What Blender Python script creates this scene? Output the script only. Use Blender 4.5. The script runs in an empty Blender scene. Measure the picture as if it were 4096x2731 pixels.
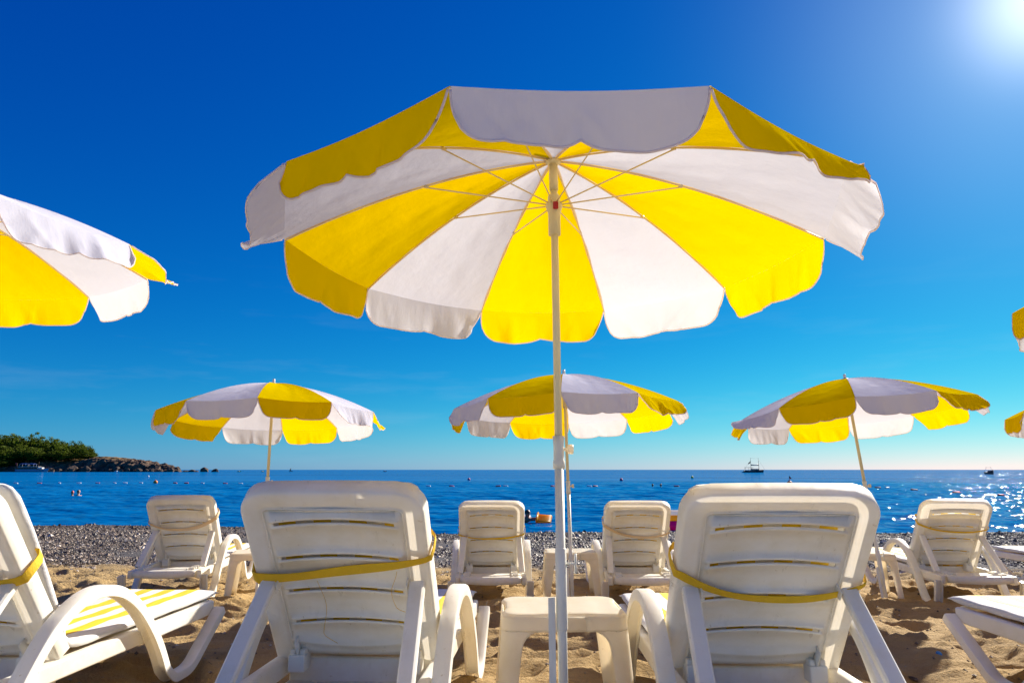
import bpy, math, random
import numpy as np
from mathutils import Vector, Matrix

# ------------------------------------------------------------------ camera, sky, sun, exposure
scene = bpy.context.scene
COL = scene.collection
F_PX = 690.0
CAM_H = 0.95
PITCH = math.atan((469.0 - 341.0) / F_PX)
cam_data = bpy.data.cameras.new("camera")
cam_data.sensor_width = 36.0
cam_data.lens = 36.0 * F_PX / 1024.0
cam_data.clip_start = 0.05
cam_data.clip_end = 60000.0
cam = bpy.data.objects.new("camera", cam_data)
COL.objects.link(cam)
cam.location = (0, 0, CAM_H)
cam.rotation_euler = (math.pi / 2 + PITCH, 0, 0)
scene.camera = cam

SUN_EL, SUN_AZ = math.radians(29.8), math.radians(41.0)      # azimuth to the right of the view axis (+Y)
EXPOSURE = 0.95
SKY_GAIN = 1.0 / 2 ** EXPOSURE
world = bpy.data.worlds.new("World")
scene.world = world
world.use_nodes = True
wn, wl = world.node_tree.nodes, world.node_tree.links
wn.clear()
sky_n = wn.new("ShaderNodeTexSky")
sky_n.sky_type = 'NISHITA'
sky_n.sun_disc = False
sky_n.sun_elevation = SUN_EL
sky_n.sun_rotation = SUN_AZ
sky_n.altitude = 0
sky_n.air_density = 1.0
sky_n.dust_density = 0.12
sky_n.ozone_density = 4.0
# deeper, more saturated blue, as the photograph's grade shows it: one power curve for each channel
w_bg = wn.new("ShaderNodeBackground"); w_bg.inputs[1].default_value = SKY_GAIN
w_out = wn.new("ShaderNodeOutputWorld")
w_sep = wn.new("ShaderNodeSeparateColor"); w_com = wn.new("ShaderNodeCombineColor")
wl.new(sky_n.outputs[0], w_sep.inputs[0])
for ch, (other, share, div, power) in enumerate(((2, -0.2, 12.2, 2.3), (1, 0.0, 12.64, 1.36), (0, 0.3, 14.7, 0.66))):
    w_mad = wn.new("ShaderNodeMath"); w_mad.operation = 'MULTIPLY_ADD'; w_mad.inputs[1].default_value = share; w_mad.use_clamp = False
    w_div = wn.new("ShaderNodeMath"); w_div.operation = 'DIVIDE'; w_div.inputs[1].default_value = div
    w_max = wn.new("ShaderNodeMath"); w_max.operation = 'MAXIMUM'; w_max.inputs[1].default_value = 0.0005
    w_pow = wn.new("ShaderNodeMath"); w_pow.operation = 'POWER'; w_pow.inputs[1].default_value = power
    wl.new(w_sep.outputs[other], w_mad.inputs[0]); wl.new(w_sep.outputs[ch], w_mad.inputs[2]); wl.new(w_mad.outputs[0], w_div.inputs[0])
    wl.new(w_div.outputs[0], w_max.inputs[0]); wl.new(w_max.outputs[0], w_pow.inputs[0]); wl.new(w_pow.outputs[0], w_com.inputs[ch])
w_tc = wn.new("ShaderNodeTexCoord"); w_map = wn.new("ShaderNodeMapping"); w_map.inputs['Scale'].default_value = (2.2, 2.2, 16.0); w_map.inputs['Rotation'].default_value = (0.10, -0.06, 0.4)
w_noise = wn.new("ShaderNodeTexNoise"); w_noise.inputs['Scale'].default_value = 1.7; w_noise.inputs['Detail'].default_value = 8; w_noise.inputs['Roughness'].default_value = 0.62
wl.new(w_tc.outputs['Generated'], w_map.inputs[0]); wl.new(w_map.outputs[0], w_noise.inputs['Vector'])
w_thr = wn.new("ShaderNodeMapRange"); w_thr.inputs[1].default_value = 0.52; w_thr.inputs[2].default_value = 0.85; w_thr.inputs[4].default_value = 0.11; wl.new(w_noise.outputs[0], w_thr.inputs[0])
w_mix = wn.new("ShaderNodeMix"); w_mix.data_type = 'RGBA'; w_mix.inputs[7].default_value = (0.62, 0.78, 0.92, 1)
w_dir = wn.new("ShaderNodeSeparateXYZ"); wl.new(w_tc.outputs['Generated'], w_dir.inputs[0])
w_low = wn.new("ShaderNodeMapRange"); w_low.inputs[1].default_value = 0.30; w_low.inputs[2].default_value = 0.10; wl.new(w_dir.outputs[2], w_low.inputs[0])
w_amt = wn.new("ShaderNodeMath"); w_amt.operation = 'MULTIPLY'; wl.new(w_thr.outputs[0], w_amt.inputs[0]); wl.new(w_low.outputs[0], w_amt.inputs[1])
wl.new(w_amt.outputs[0], w_mix.inputs[0]); wl.new(w_com.outputs[0], w_mix.inputs[6]); 
# the bright aureole of the air round the sun
w_nrm = wn.new("ShaderNodeVectorMath"); w_nrm.operation = 'NORMALIZE'; wl.new(w_tc.outputs['Generated'], w_nrm.inputs[0])
w_dot = wn.new("ShaderNodeVectorMath"); w_dot.operation = 'DOT_PRODUCT'; wl.new(w_nrm.outputs[0], w_dot.inputs[0])
w_dot.inputs[1].default_value = (math.sin(SUN_AZ) * math.cos(SUN_EL), math.cos(SUN_AZ) * math.cos(SUN_EL), math.sin(SUN_EL))
w_pos = wn.new("ShaderNodeMath"); w_pos.operation = 'MAXIMUM'; w_pos.inputs[1].default_value = 0.0; wl.new(w_dot.outputs['Value'], w_pos.inputs[0])
w_sum = w_mix.outputs[2]
for power, amount in ((520.0, 0.8), (46.0, 0.20)):
    w_p = wn.new("ShaderNodeMath"); w_p.operation = 'POWER'; w_p.inputs[1].default_value = power; wl.new(w_pos.outputs[0], w_p.inputs[0])
    w_s = wn.new("ShaderNodeVectorMath"); w_s.operation = 'SCALE'; w_s.inputs[0].default_value = (amount, amount * 0.97, amount * 0.92); wl.new(w_p.outputs[0], w_s.inputs['Scale'])
    w_a = wn.new("ShaderNodeVectorMath"); w_a.operation = 'ADD'; wl.new(w_sum, w_a.inputs[0]); wl.new(w_s.outputs[0], w_a.inputs[1]); w_sum = w_a.outputs[0]
wl.new(w_sum, w_bg.inputs[0])
wl.new(w_bg.outputs[0], w_out.inputs[0])

sun_data = bpy.data.lights.new("sun", 'SUN')
sun_data.energy = 4.8
sun_data.angle = math.radians(0.53)
sun_data.color = (1.0, 0.93, 0.82)
sun = bpy.data.objects.new("sun", sun_data)
COL.objects.link(sun)
to_sun = Vector((math.sin(SUN_AZ) * math.cos(SUN_EL), math.cos(SUN_AZ) * math.cos(SUN_EL), math.sin(SUN_EL)))
sun.rotation_euler = to_sun.to_track_quat('Z', 'Y').to_euler()
sun.location = (0, 0, 30)

scene.view_settings.view_transform = 'Standard'
scene.view_settings.look = 'None'
scene.view_settings.gamma = 1.0
scene.view_settings.exposure = EXPOSURE
scene.view_settings.use_curve_mapping = False
scene.cycles.use_denoising = True
scene.cycles.max_bounces = 10
scene.cycles.diffuse_bounces = 7
scene.cycles.transmission_bounces = 6
scene.cycles.sample_clamp_indirect = 6.0
scene.cycles.caustics_reflective = False
scene.cycles.caustics_refractive = False

random.seed(11)
rng = np.random.default_rng(5)
SEA_Z = -0.95

# ------------------------------------------------------------------ helpers
def srgb(r, g, b):
    f = lambda c: (c / 255.0) / 12.92 if c / 255.0 <= 0.04045 else ((c / 255.0 + 0.055) / 1.055) ** 2.4
    return (f(r), f(g), f(b), 1.0)

def _hash(ix, iy, seed):
    h = (ix.astype(np.int64) * 374761393 + iy.astype(np.int64) * 668265263 + seed * 974634777) & 0x7fffffff
    h = ((h ^ (h >> 13)) * 1274126177) & 0x7fffffff
    h = (h ^ (h >> 16)) & 0x7fffffff
    return h / float(0x7fffffff)

def vnoise(x, y, seed=0):
    ix, iy = np.floor(x), np.floor(y)
    fx, fy = x - ix, y - iy
    fx = fx * fx * fx * (fx * (fx * 6 - 15) + 10)
    fy = fy * fy * fy * (fy * (fy * 6 - 15) + 10)
    a, b = _hash(ix, iy, seed), _hash(ix + 1, iy, seed)
    c, d = _hash(ix, iy + 1, seed), _hash(ix + 1, iy + 1, seed)
    return (a * (1 - fx) + b * fx) * (1 - fy) + (c * (1 - fx) + d * fx) * fy

def fbm(x, y, octaves=4, seed=0, gain=0.5):
    s, a, t = 0, 1.0, 0
    for o in range(octaves):
        s = s + a * vnoise(x * 2 ** o + 17.3 * o, y * 2 ** o - 9.1 * o, seed + o * 31)
        t += a; a *= gain
    return s / t

class MB:
    """collects vertices and faces; build() links them as one mesh object"""
    def __init__(self): self.v, self.f = [], []
    def add(self, vs, fs):
        o = len(self.v)
        self.v.extend([tuple(p) for p in vs]); self.f.extend([tuple(i + o for i in f) for f in fs]); return self
    def box(self, c, s, rot=None):
        x, y, z = s[0] / 2, s[1] / 2, s[2] / 2
        vs = [Vector((sx * x, sy * y, sz * z)) for sx in (-1, 1) for sy in (-1, 1) for sz in (-1, 1)]
        if rot is not None: vs = [rot @ v for v in vs]
        vs = [v + Vector(c) for v in vs]
        return self.add(vs, [(0, 1, 3, 2), (4, 6, 7, 5), (0, 4, 5, 1), (2, 3, 7, 6), (0, 2, 6, 4), (1, 5, 7, 3)])
    def sweep(self, path, section, ups=None, closed=False, cap=True, scales=None):
        """section: list of (a, b): a along side vector, b along up vector"""
        path = [Vector(p) for p in path]; n = len(path); m = len(section); vs = []
        for i, p in enumerate(path):
            if closed: t = path[(i + 1) % n] - path[i - 1]
            else: t = path[min(i + 1, n - 1)] - path[max(i - 1, 0)]
            t.normalize()
            up = Vector(ups[i] if isinstance(ups, list) else (ups or (0, 0, 1)))
            if abs(up.dot(t)) > 0.98: up = Vector((0, 1, 0)) if abs(t.y) < 0.9 else Vector((1, 0, 0))
            sd = t.cross(up).normalized(); u2 = sd.cross(t).normalized()
            k = scales[i] if scales else 1.0
            for a, b in section: vs.append(p + sd * (a * k) + u2 * (b * k))
        fs = []
        for i in range(n if closed else n - 1):
            j = (i + 1) % n
            for k in range(m):
                l = (k + 1) % m
                fs.append((i * m + k, i * m + l, j * m + l, j * m + k))
        if cap and not closed:
            fs.append(tuple(range(m - 1, -1, -1))); fs.append(tuple((n - 1) * m + k for k in range(m)))
        return self.add(vs, fs)
    def tube(self, path, r, seg=8, closed=False, scales=None, ups=None):
        sec = [(r * math.cos(2 * math.pi * k / seg), r * math.sin(2 * math.pi * k / seg)) for k in range(seg)]
        return self.sweep(path, sec, ups, closed, True, scales)
    def lathe(self, prof, seg=16, c=(0, 0, 0), axis='Z'):
        vs, fs = [], []; m = len(prof)
        for k in range(seg):
            a = 2 * math.pi * k / seg
            for r, z in prof:
                p = (r * math.cos(a), r * math.sin(a), z)
                if axis == 'X': p = (z, r * math.cos(a), r * math.sin(a))
                if axis == 'Y': p = (r * math.cos(a), z, r * math.sin(a))
                vs.append((p[0] + c[0], p[1] + c[1], p[2] + c[2]))
        for k in range(seg):
            l = (k + 1) % seg
            for i in range(m - 1): fs.append((k * m + i, l * m + i, l * m + i + 1, k * m + i + 1))
        fs.append(tuple(k * m for k in range(seg - 1, -1, -1))); fs.append(tuple(k * m + m - 1 for k in range(seg)))
        return self.add(vs, fs)
    def grid(self, P):
        P = np.asarray(P); n, m = P.shape[:2]
        idx = np.arange(n * m).reshape(n, m)
        return self.add(P.reshape(-1, 3), [(int(idx[i, j]), int(idx[i, j + 1]), int(idx[i + 1, j + 1]), int(idx[i + 1, j])) for i in range(n - 1) for j in range(m - 1)])
    def mesh(self, name, mat, smooth=True):
        me = bpy.data.meshes.new(name); me.from_pydata(self.v, [], self.f); me.materials.append(mat)
        me.validate()
        if smooth: me.polygons.foreach_set("use_smooth", [True] * len(me.polygons))
        return me
    def build(self, name, mat, parent=None, smooth=True, bevel=0, solid=0):
        return place(name, self.mesh(name, mat, smooth), parent, bevel=bevel, solid=solid)

def place(name, me, parent=None, loc=None, rot=None, bevel=0, solid=0, sub=0):
    o = bpy.data.objects.new(name, me); COL.objects.link(o)
    if parent is not None: o.parent = parent
    if loc is not None: o.location = loc
    if rot is not None: o.rotation_euler = rot
    if solid:
        m = o.modifiers.new("thickness", 'SOLIDIFY'); m.thickness = solid; m.offset = 0
    if bevel:
        m = o.modifiers.new("bevel", 'BEVEL'); m.width = bevel; m.segments = 2; m.limit_method = 'ANGLE'; m.angle_limit = math.radians(40)
        m.harden_normals = False
        for p in me.polygons: p.use_smooth = True
        w = o.modifiers.new("weighted", 'WEIGHTED_NORMAL'); w.keep_sharp = False
    if sub:
        m = o.modifiers.new("smooth", 'SUBSURF'); m.levels = sub; m.render_levels = sub
    return o

def np_mesh(name, V, Fq, mat, smooth=True):
    """fast mesh from numpy arrays; Fq is (n, k) with k = 3 or 4"""
    me = bpy.data.meshes.new(name); k = Fq.shape[1]
    me.vertices.add(len(V)); me.vertices.foreach_set("co", np.ascontiguousarray(V, np.float32).ravel())
    me.loops.add(Fq.size); me.loops.foreach_set("vertex_index", np.ascontiguousarray(Fq, np.int32).ravel())
    me.polygons.add(len(Fq)); me.polygons.foreach_set("loop_start", np.arange(0, Fq.size, k, dtype=np.int32))
    me.polygons.foreach_set("loop_total", np.full(len(Fq), k, np.int32))
    me.update(calc_edges=True)
    me.polygons.foreach_set("use_smooth", np.full(len(Fq), smooth, bool))
    me.materials.append(mat); return me

def quads(n, m):
    i = np.arange(n * m).reshape(n, m)
    return np.stack([i[:-1, :-1], i[:-1, 1:], i[1:, 1:], i[1:, :-1]], -1).reshape(-1, 4)

def tag(o, label=None, cat=None, group=None, kind=None):
    if label: o["label"] = label
    if cat: o["category"] = cat
    if group: o["group"] = group
    if kind: o["kind"] = kind
    return o

def thing(name, label, cat, loc=(0, 0, 0), rz=0.0, group=None):
    o = bpy.data.objects.new(name, None); COL.objects.link(o)
    o.empty_display_size = 0.1
    o.location = loc; o.rotation_euler = (0, 0, rz)
    return tag(o, label, cat, group)

def smooth_path(pts, n=6):
    """Catmull-Rom through the points"""
    P = [Vector(p) for p in pts]; out = []
    for i in range(len(P) - 1):
        a, b, c, d = P[max(i - 1, 0)], P[i], P[i + 1], P[min(i + 2, len(P) - 1)]
        for k in range(n):
            t = k / n
            out.append(0.5 * ((2 * b) + (c - a) * t + (2 * a - 5 * b + 4 * c - d) * t * t + (3 * b - a - 3 * c + d) * t ** 3))
    out.append(P[-1]); return out

ORD = "first second third fourth fifth sixth seventh eighth ninth tenth eleventh twelfth thirteenth fourteenth fifteenth sixteenth seventeenth eighteenth nineteenth twentieth twenty-first twenty-second twenty-third twenty-fourth".split()

# ------------------------------------------------------------------ materials
def new_mat(name):
    m = bpy.data.materials.new(name); m.use_nodes = True
    return m, m.node_tree.nodes, m.node_tree.links, m.node_tree.nodes["Principled BSDF"]

def simple(name, col, rough=0.5, metal=0.0, var=0.0, scale=8.0, bump=0.0, trans=0.0, spec=0.5, stretch=None):
    m, n, l, b = new_mat(name)
    b.inputs['Base Color'].default_value = (*col[:3], 1); b.inputs['Roughness'].default_value = rough
    b.inputs['Metallic'].default_value = metal
    b.inputs['Specular IOR Level'].default_value = spec
    tc = n.new("ShaderNodeTexCoord")
    if var > 0 or bump > 0:
        nz = n.new("ShaderNodeTexNoise"); nz.inputs['Scale'].default_value = scale; nz.inputs['Detail'].default_value = 6
        if stretch:
            mp = n.new("ShaderNodeMapping"); mp.inputs['Scale'].default_value = stretch; l.new(tc.outputs['Object'], mp.inputs[0]); l.new(mp.outputs[0], nz.inputs['Vector'])
        else: l.new(tc.outputs['Object'], nz.inputs['Vector'])
        if var > 0:
            mx = n.new("ShaderNodeMix"); mx.data_type = 'RGBA'
            mx.inputs[6].default_value = (*[c * (1 - var) for c in col[:3]], 1)
            mx.inputs[7].default_value = (*[min(1, c * (1 + var)) for c in col[:3]], 1)
            l.new(nz.outputs[0], mx.inputs[0]); l.new(mx.outputs[2], b.inputs['Base Color'])
        if bump > 0:
            bp = n.new("ShaderNodeBump"); bp.inputs['Strength'].default_value = bump; bp.inputs['Distance'].default_value = 0.01
            l.new(nz.outputs[0], bp.inputs['Height']); l.new(bp.outputs[0], b.inputs['Normal'])
    if trans > 0:
        tr = n.new("ShaderNodeBsdfTranslucent"); tr.inputs[0].default_value = (*col[:3], 1)
        ms = n.new("ShaderNodeMixShader"); ms.inputs[0].default_value = trans
        l.new(b.outputs[0], ms.inputs[1]); l.new(tr.outputs[0], ms.inputs[2])
        l.new(ms.outputs[0], n["Material Output"].inputs[0])
    return m

def plastic(name, col, rough=0.32, trans=0.10):
    """moulded garden-furniture plastic: slight mottling, dusty low grain, a little light passing through"""
    m, n, l, b = new_mat(name)
    tc = n.new("ShaderNodeTexCoord")
    nz = n.new("ShaderNodeTexNoise"); nz.inputs['Scale'].default_value = 5; nz.inputs['Detail'].default_value = 8; nz.inputs['Roughness'].default_value = 0.65
    l.new(tc.outputs['Object'], nz.inputs['Vector'])
    rp = n.new("ShaderNodeValToRGB")
    rp.color_ramp.elements[0].position = 0.34; rp.color_ramp.elements[0].color = (col[0] * 0.90, col[1] * 0.87, col[2] * 0.79, 1)
    rp.color_ramp.elements[1].position = 0.56; rp.color_ramp.elements[1].color = (*col[:3], 1)
    l.new(nz.outputs[0], rp.inputs[0])
    sp = n.new("ShaderNodeTexNoise"); sp.inputs['Scale'].default_value = 60; sp.inputs['Detail'].default_value = 2
    l.new(tc.outputs['Object'], sp.inputs['Vector'])
    sr = n.new("ShaderNodeValToRGB"); sr.color_ramp.elements[0].position = 0.71; sr.color_ramp.elements[0].color = (1, 1, 1, 1)
    sr.color_ramp.elements[1].position = 0.76; sr.color_ramp.elements[1].color = (0.66, 0.58, 0.48, 1)
    l.new(sp.outputs[0], sr.inputs[0])
    mx = n.new("ShaderNodeMix"); mx.data_type = 'RGBA'; mx.blend_type = 'MULTIPLY'; mx.inputs[0].default_value = 0.7
    l.new(rp.outputs[0], mx.inputs[6]); l.new(sr.outputs[0], mx.inputs[7])
    l.new(mx.outputs[2], b.inputs['Base Color'])
    scr = n.new("ShaderNodeTexNoise"); scr.inputs['Scale'].default_value = 22; scr.inputs['Detail'].default_value = 6; scr.inputs['Roughness'].default_value = 0.7
    smp = n.new("ShaderNodeMapping"); smp.inputs['Scale'].default_value = (1, 0.12, 0.5); smp.inputs['Rotation'].default_value = (0.3, 0.2, 0.9); l.new(tc.outputs['Object'], smp.inputs[0]); l.new(smp.outputs[0], scr.inputs['Vector'])
    rr = n.new("ShaderNodeMapRange"); rr.inputs[1].default_value = 0.35; rr.inputs[2].default_value = 0.7; rr.inputs[3].default_value = rough - .06; rr.inputs[4].default_value = rough + .25; l.new(scr.outputs[0], rr.inputs[0]); l.new(rr.outputs[0], b.inputs['Roughness'])
    fine = n.new("ShaderNodeTexNoise"); fine.inputs['Scale'].default_value = 350; fine.inputs['Detail'].default_value = 2
    l.new(tc.outputs['Object'], fine.inputs['Vector'])
    bp = n.new("ShaderNodeBump"); bp.inputs['Strength'].default_value = 0.08; bp.inputs['Distance'].default_value = 0.002
    l.new(fine.outputs[0], bp.inputs['Height']); l.new(bp.outputs[0], b.inputs['Normal'])
    tr = n.new("ShaderNodeBsdfTranslucent"); tr.inputs[0].default_value = (1.0, 0.90, 0.74, 1)
    ms = n.new("ShaderNodeMixShader"); ms.inputs[0].default_value = trans
    l.new(b.outputs[0], ms.inputs[1]); l.new(tr.outputs[0], ms.inputs[2]); l.new(ms.outputs[0], n["Material Output"].inputs[0])
    return m

def cloth(name, col, tcol, trans=0.45):
    """thin woven canopy cloth that lets the sun glow through"""
    m, n, l, b = new_mat(name); n.remove(b)
    tc = n.new("ShaderNodeTexCoord")
    nz = n.new("ShaderNodeTexNoise"); nz.inputs['Scale'].default_value = 2.3; nz.inputs['Detail'].default_value = 7; nz.inputs['Roughness'].default_value = 0.6
    l.new(tc.outputs['Object'], nz.inputs['Vector'])
    rp = n.new("ShaderNodeMapRange"); rp.inputs[1].default_value = 0.3; rp.inputs[2].default_value = 0.7; rp.inputs[3].default_value = 0.94; rp.inputs[4].default_value = 1.0
    l.new(nz.outputs[0], rp.inputs[0])
    def tint(c):
        v = n.new("ShaderNodeVectorMath"); v.operation = 'SCALE'; v.inputs[0].default_value = c[:3]; l.new(rp.outputs[0], v.inputs['Scale']); return v
    wv = n.new("ShaderNodeTexNoise"); wv.inputs['Scale'].default_value = 14; wv.inputs['Detail'].default_value = 4
    mp = n.new("ShaderNodeMapping"); mp.inputs['Scale'].default_value = (1, 1, 0.25)
    l.new(tc.outputs['Object'], mp.inputs[0]); l.new(mp.outputs[0], wv.inputs['Vector'])
    bp = n.new("ShaderNodeBump"); bp.inputs['Strength'].default_value = 0.22; bp.inputs['Distance'].default_value = 0.02
    l.new(wv.outputs[0], bp.inputs['Height'])
    df = n.new("ShaderNodeBsdfDiffuse"); tr = n.new("ShaderNodeBsdfTranslucent"); ms = n.new("ShaderNodeMixShader")
    l.new(tint(col).outputs[0], df.inputs[0]); l.new(tint(tcol).outputs[0], tr.inputs[0])
    l.new(bp.outputs[0], df.inputs['Normal']); l.new(bp.outputs[0], tr.inputs['Normal'])
    ms.inputs[0].default_value = trans
    l.new(df.outputs[0], ms.inputs[1]); l.new(tr.outputs[0], ms.inputs[2]); l.new(ms.outputs[0], n["Material Output"].inputs[0])
    return m

M = {}
M['plastic'] = plastic("white_plastic", (0.93, 0.92, 0.86), 0.30, 0.20)
M['cream'] = plastic("cream_plastic", (0.91, 0.88, 0.75), 0.34, 0.42)
M['yellow'] = cloth("yellow_cloth", (0.96, 0.74, 0.0), (0.93, 0.58, 0.0), 0.48)
M['white'] = cloth("white_cloth", (0.83, 0.85, 1.0), (0.64, 0.62, 0.64), 0.44)
M['trim_white'] = cloth("white_trim", (0.95, 0.95, 1.0), (1.0, 0.86, 0.76), 0.55)
M['trim_yellow'] = cloth("yellow_trim", (0.80, 0.50, 0.02), (0.92, 0.52, 0.05), 0.35)
M['seam'] = cloth("seam_cloth", (1.0, 0.82, 0.55), (1.0, 0.80, 0.50), 0.5)
M['pole'] = simple("cream_pole", (0.80, 0.70, 0.45), 0.4, var=0.30, scale=26, bump=0.05, stretch=(1, 1, .16))
M['polewhite'] = simple("white_painted_steel", (0.84, 0.80, 0.70), 0.38, var=0.24, scale=34, bump=0.10, stretch=(1, 1, .22))
M['red'] = simple("red_plastic", (0.42, 0.01, 0.012), 0.35, var=0.05)
M['wire'] = simple("cream_steel_wire", (0.86, 0.70, 0.38), 0.4, var=0.05)
M['strap'] = simple("yellow_webbing", (0.80, 0.52, 0.015), 0.75, var=0.08, scale=120, bump=0.35, trans=0.15)
M['strap_pale'] = simple("faded_webbing", (0.80, 0.60, 0.36), 0.75, var=0.08, scale=120, bump=0.35, trans=0.15)
M['steel'] = simple("dull_steel", (0.45, 0.43, 0.40), 0.4, metal=0.8, var=0.1)

def mattress_mat():
    m, n, l, b = new_mat("striped_mattress")
    tc = n.new("ShaderNodeTexCoord"); sx = n.new("ShaderNodeSeparateXYZ"); l.new(tc.outputs['Object'], sx.inputs[0])
    wob = n.new("ShaderNodeTexNoise"); wob.inputs['Scale'].default_value = 3.0
    l.new(tc.outputs['Object'], wob.inputs['Vector'])
    wm = n.new("ShaderNodeMath"); wm.operation = 'MULTIPLY_ADD'; wm.inputs[1].default_value = 0.012
    l.new(wob.outputs[0], wm.inputs[0]); l.new(sx.outputs[0], wm.inputs[2])
    mu = n.new("ShaderNodeMath"); mu.operation = 'MULTIPLY'; mu.inputs[1].default_value = 1 / 0.124; l.new(wm.outputs[0], mu.inputs[0])
    ad = n.new("ShaderNodeMath"); ad.operation = 'ADD'; ad.inputs[1].default_value = 20.2; l.new(mu.outputs[0], ad.inputs[0])
    fr = n.new("ShaderNodeMath"); fr.operation = 'FRACT'; l.new(ad.outputs[0], fr.inputs[0])
    gt = n.new("ShaderNodeMath"); gt.operation = 'GREATER_THAN'; gt.inputs[1].default_value = 0.5; l.new(fr.outputs[0], gt.inputs[0])
    # the border all round is plain white
    ab = n.new("ShaderNodeMath"); ab.operation = 'ABSOLUTE'; l.new(sx.outputs[0], ab.inputs[0])
    ls = n.new("ShaderNodeMath"); ls.operation = 'LESS_THAN'; ls.inputs[1].default_value = 0.278; l.new(ab.outputs[0], ls.inputs[0])
    an = n.new("ShaderNodeMath"); an.operation = 'MULTIPLY'; l.new(gt.outputs[0], an.inputs[0]); l.new(ls.outputs[0], an.inputs[1])
    mx = n.new("ShaderNodeMix"); mx.data_type = 'RGBA'
    mx.inputs[6].default_value = (0.76, 0.74, 0.71, 1); mx.inputs[7].default_value = (0.86, 0.58, 0.015, 1)
    l.new(an.outputs[0], mx.inputs[0])
    nz = n.new("ShaderNodeTexNoise"); nz.inputs['Scale'].default_value = 26; nz.inputs['Detail'].default_value = 5
    mp = n.new("ShaderNodeMapping"); mp.inputs['Scale'].default_value = (1, 0.3, 1); l.new(tc.outputs['Object'], mp.inputs[0]); l.new(mp.outputs[0], nz.inputs['Vector'])
    mr = n.new("ShaderNodeMapRange"); mr.inputs[1].default_value = 0.3; mr.inputs[2].default_value = 0.75; mr.inputs[3].default_value = 1.0; mr.inputs[4].default_value = 0.84; l.new(nz.outputs[0], mr.inputs[0])
    vm = n.new("ShaderNodeVectorMath"); vm.operation = 'SCALE'; l.new(mx.outputs[2], vm.inputs[0]); l.new(mr.outputs[0], vm.inputs['Scale'])
    l.new(vm.outputs[0], b.inputs['Base Color'])
    b.inputs['Roughness'].default_value = 0.7
    bp = n.new("ShaderNodeBump"); bp.inputs['Strength'].default_value = 0.5; bp.inputs['Distance'].default_value = 0.012
    l.new(nz.outputs[0], bp.inputs['Height']); l.new(bp.outputs[0], b.inputs['Normal'])
    return m
M['mattress'] = mattress_mat()

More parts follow.
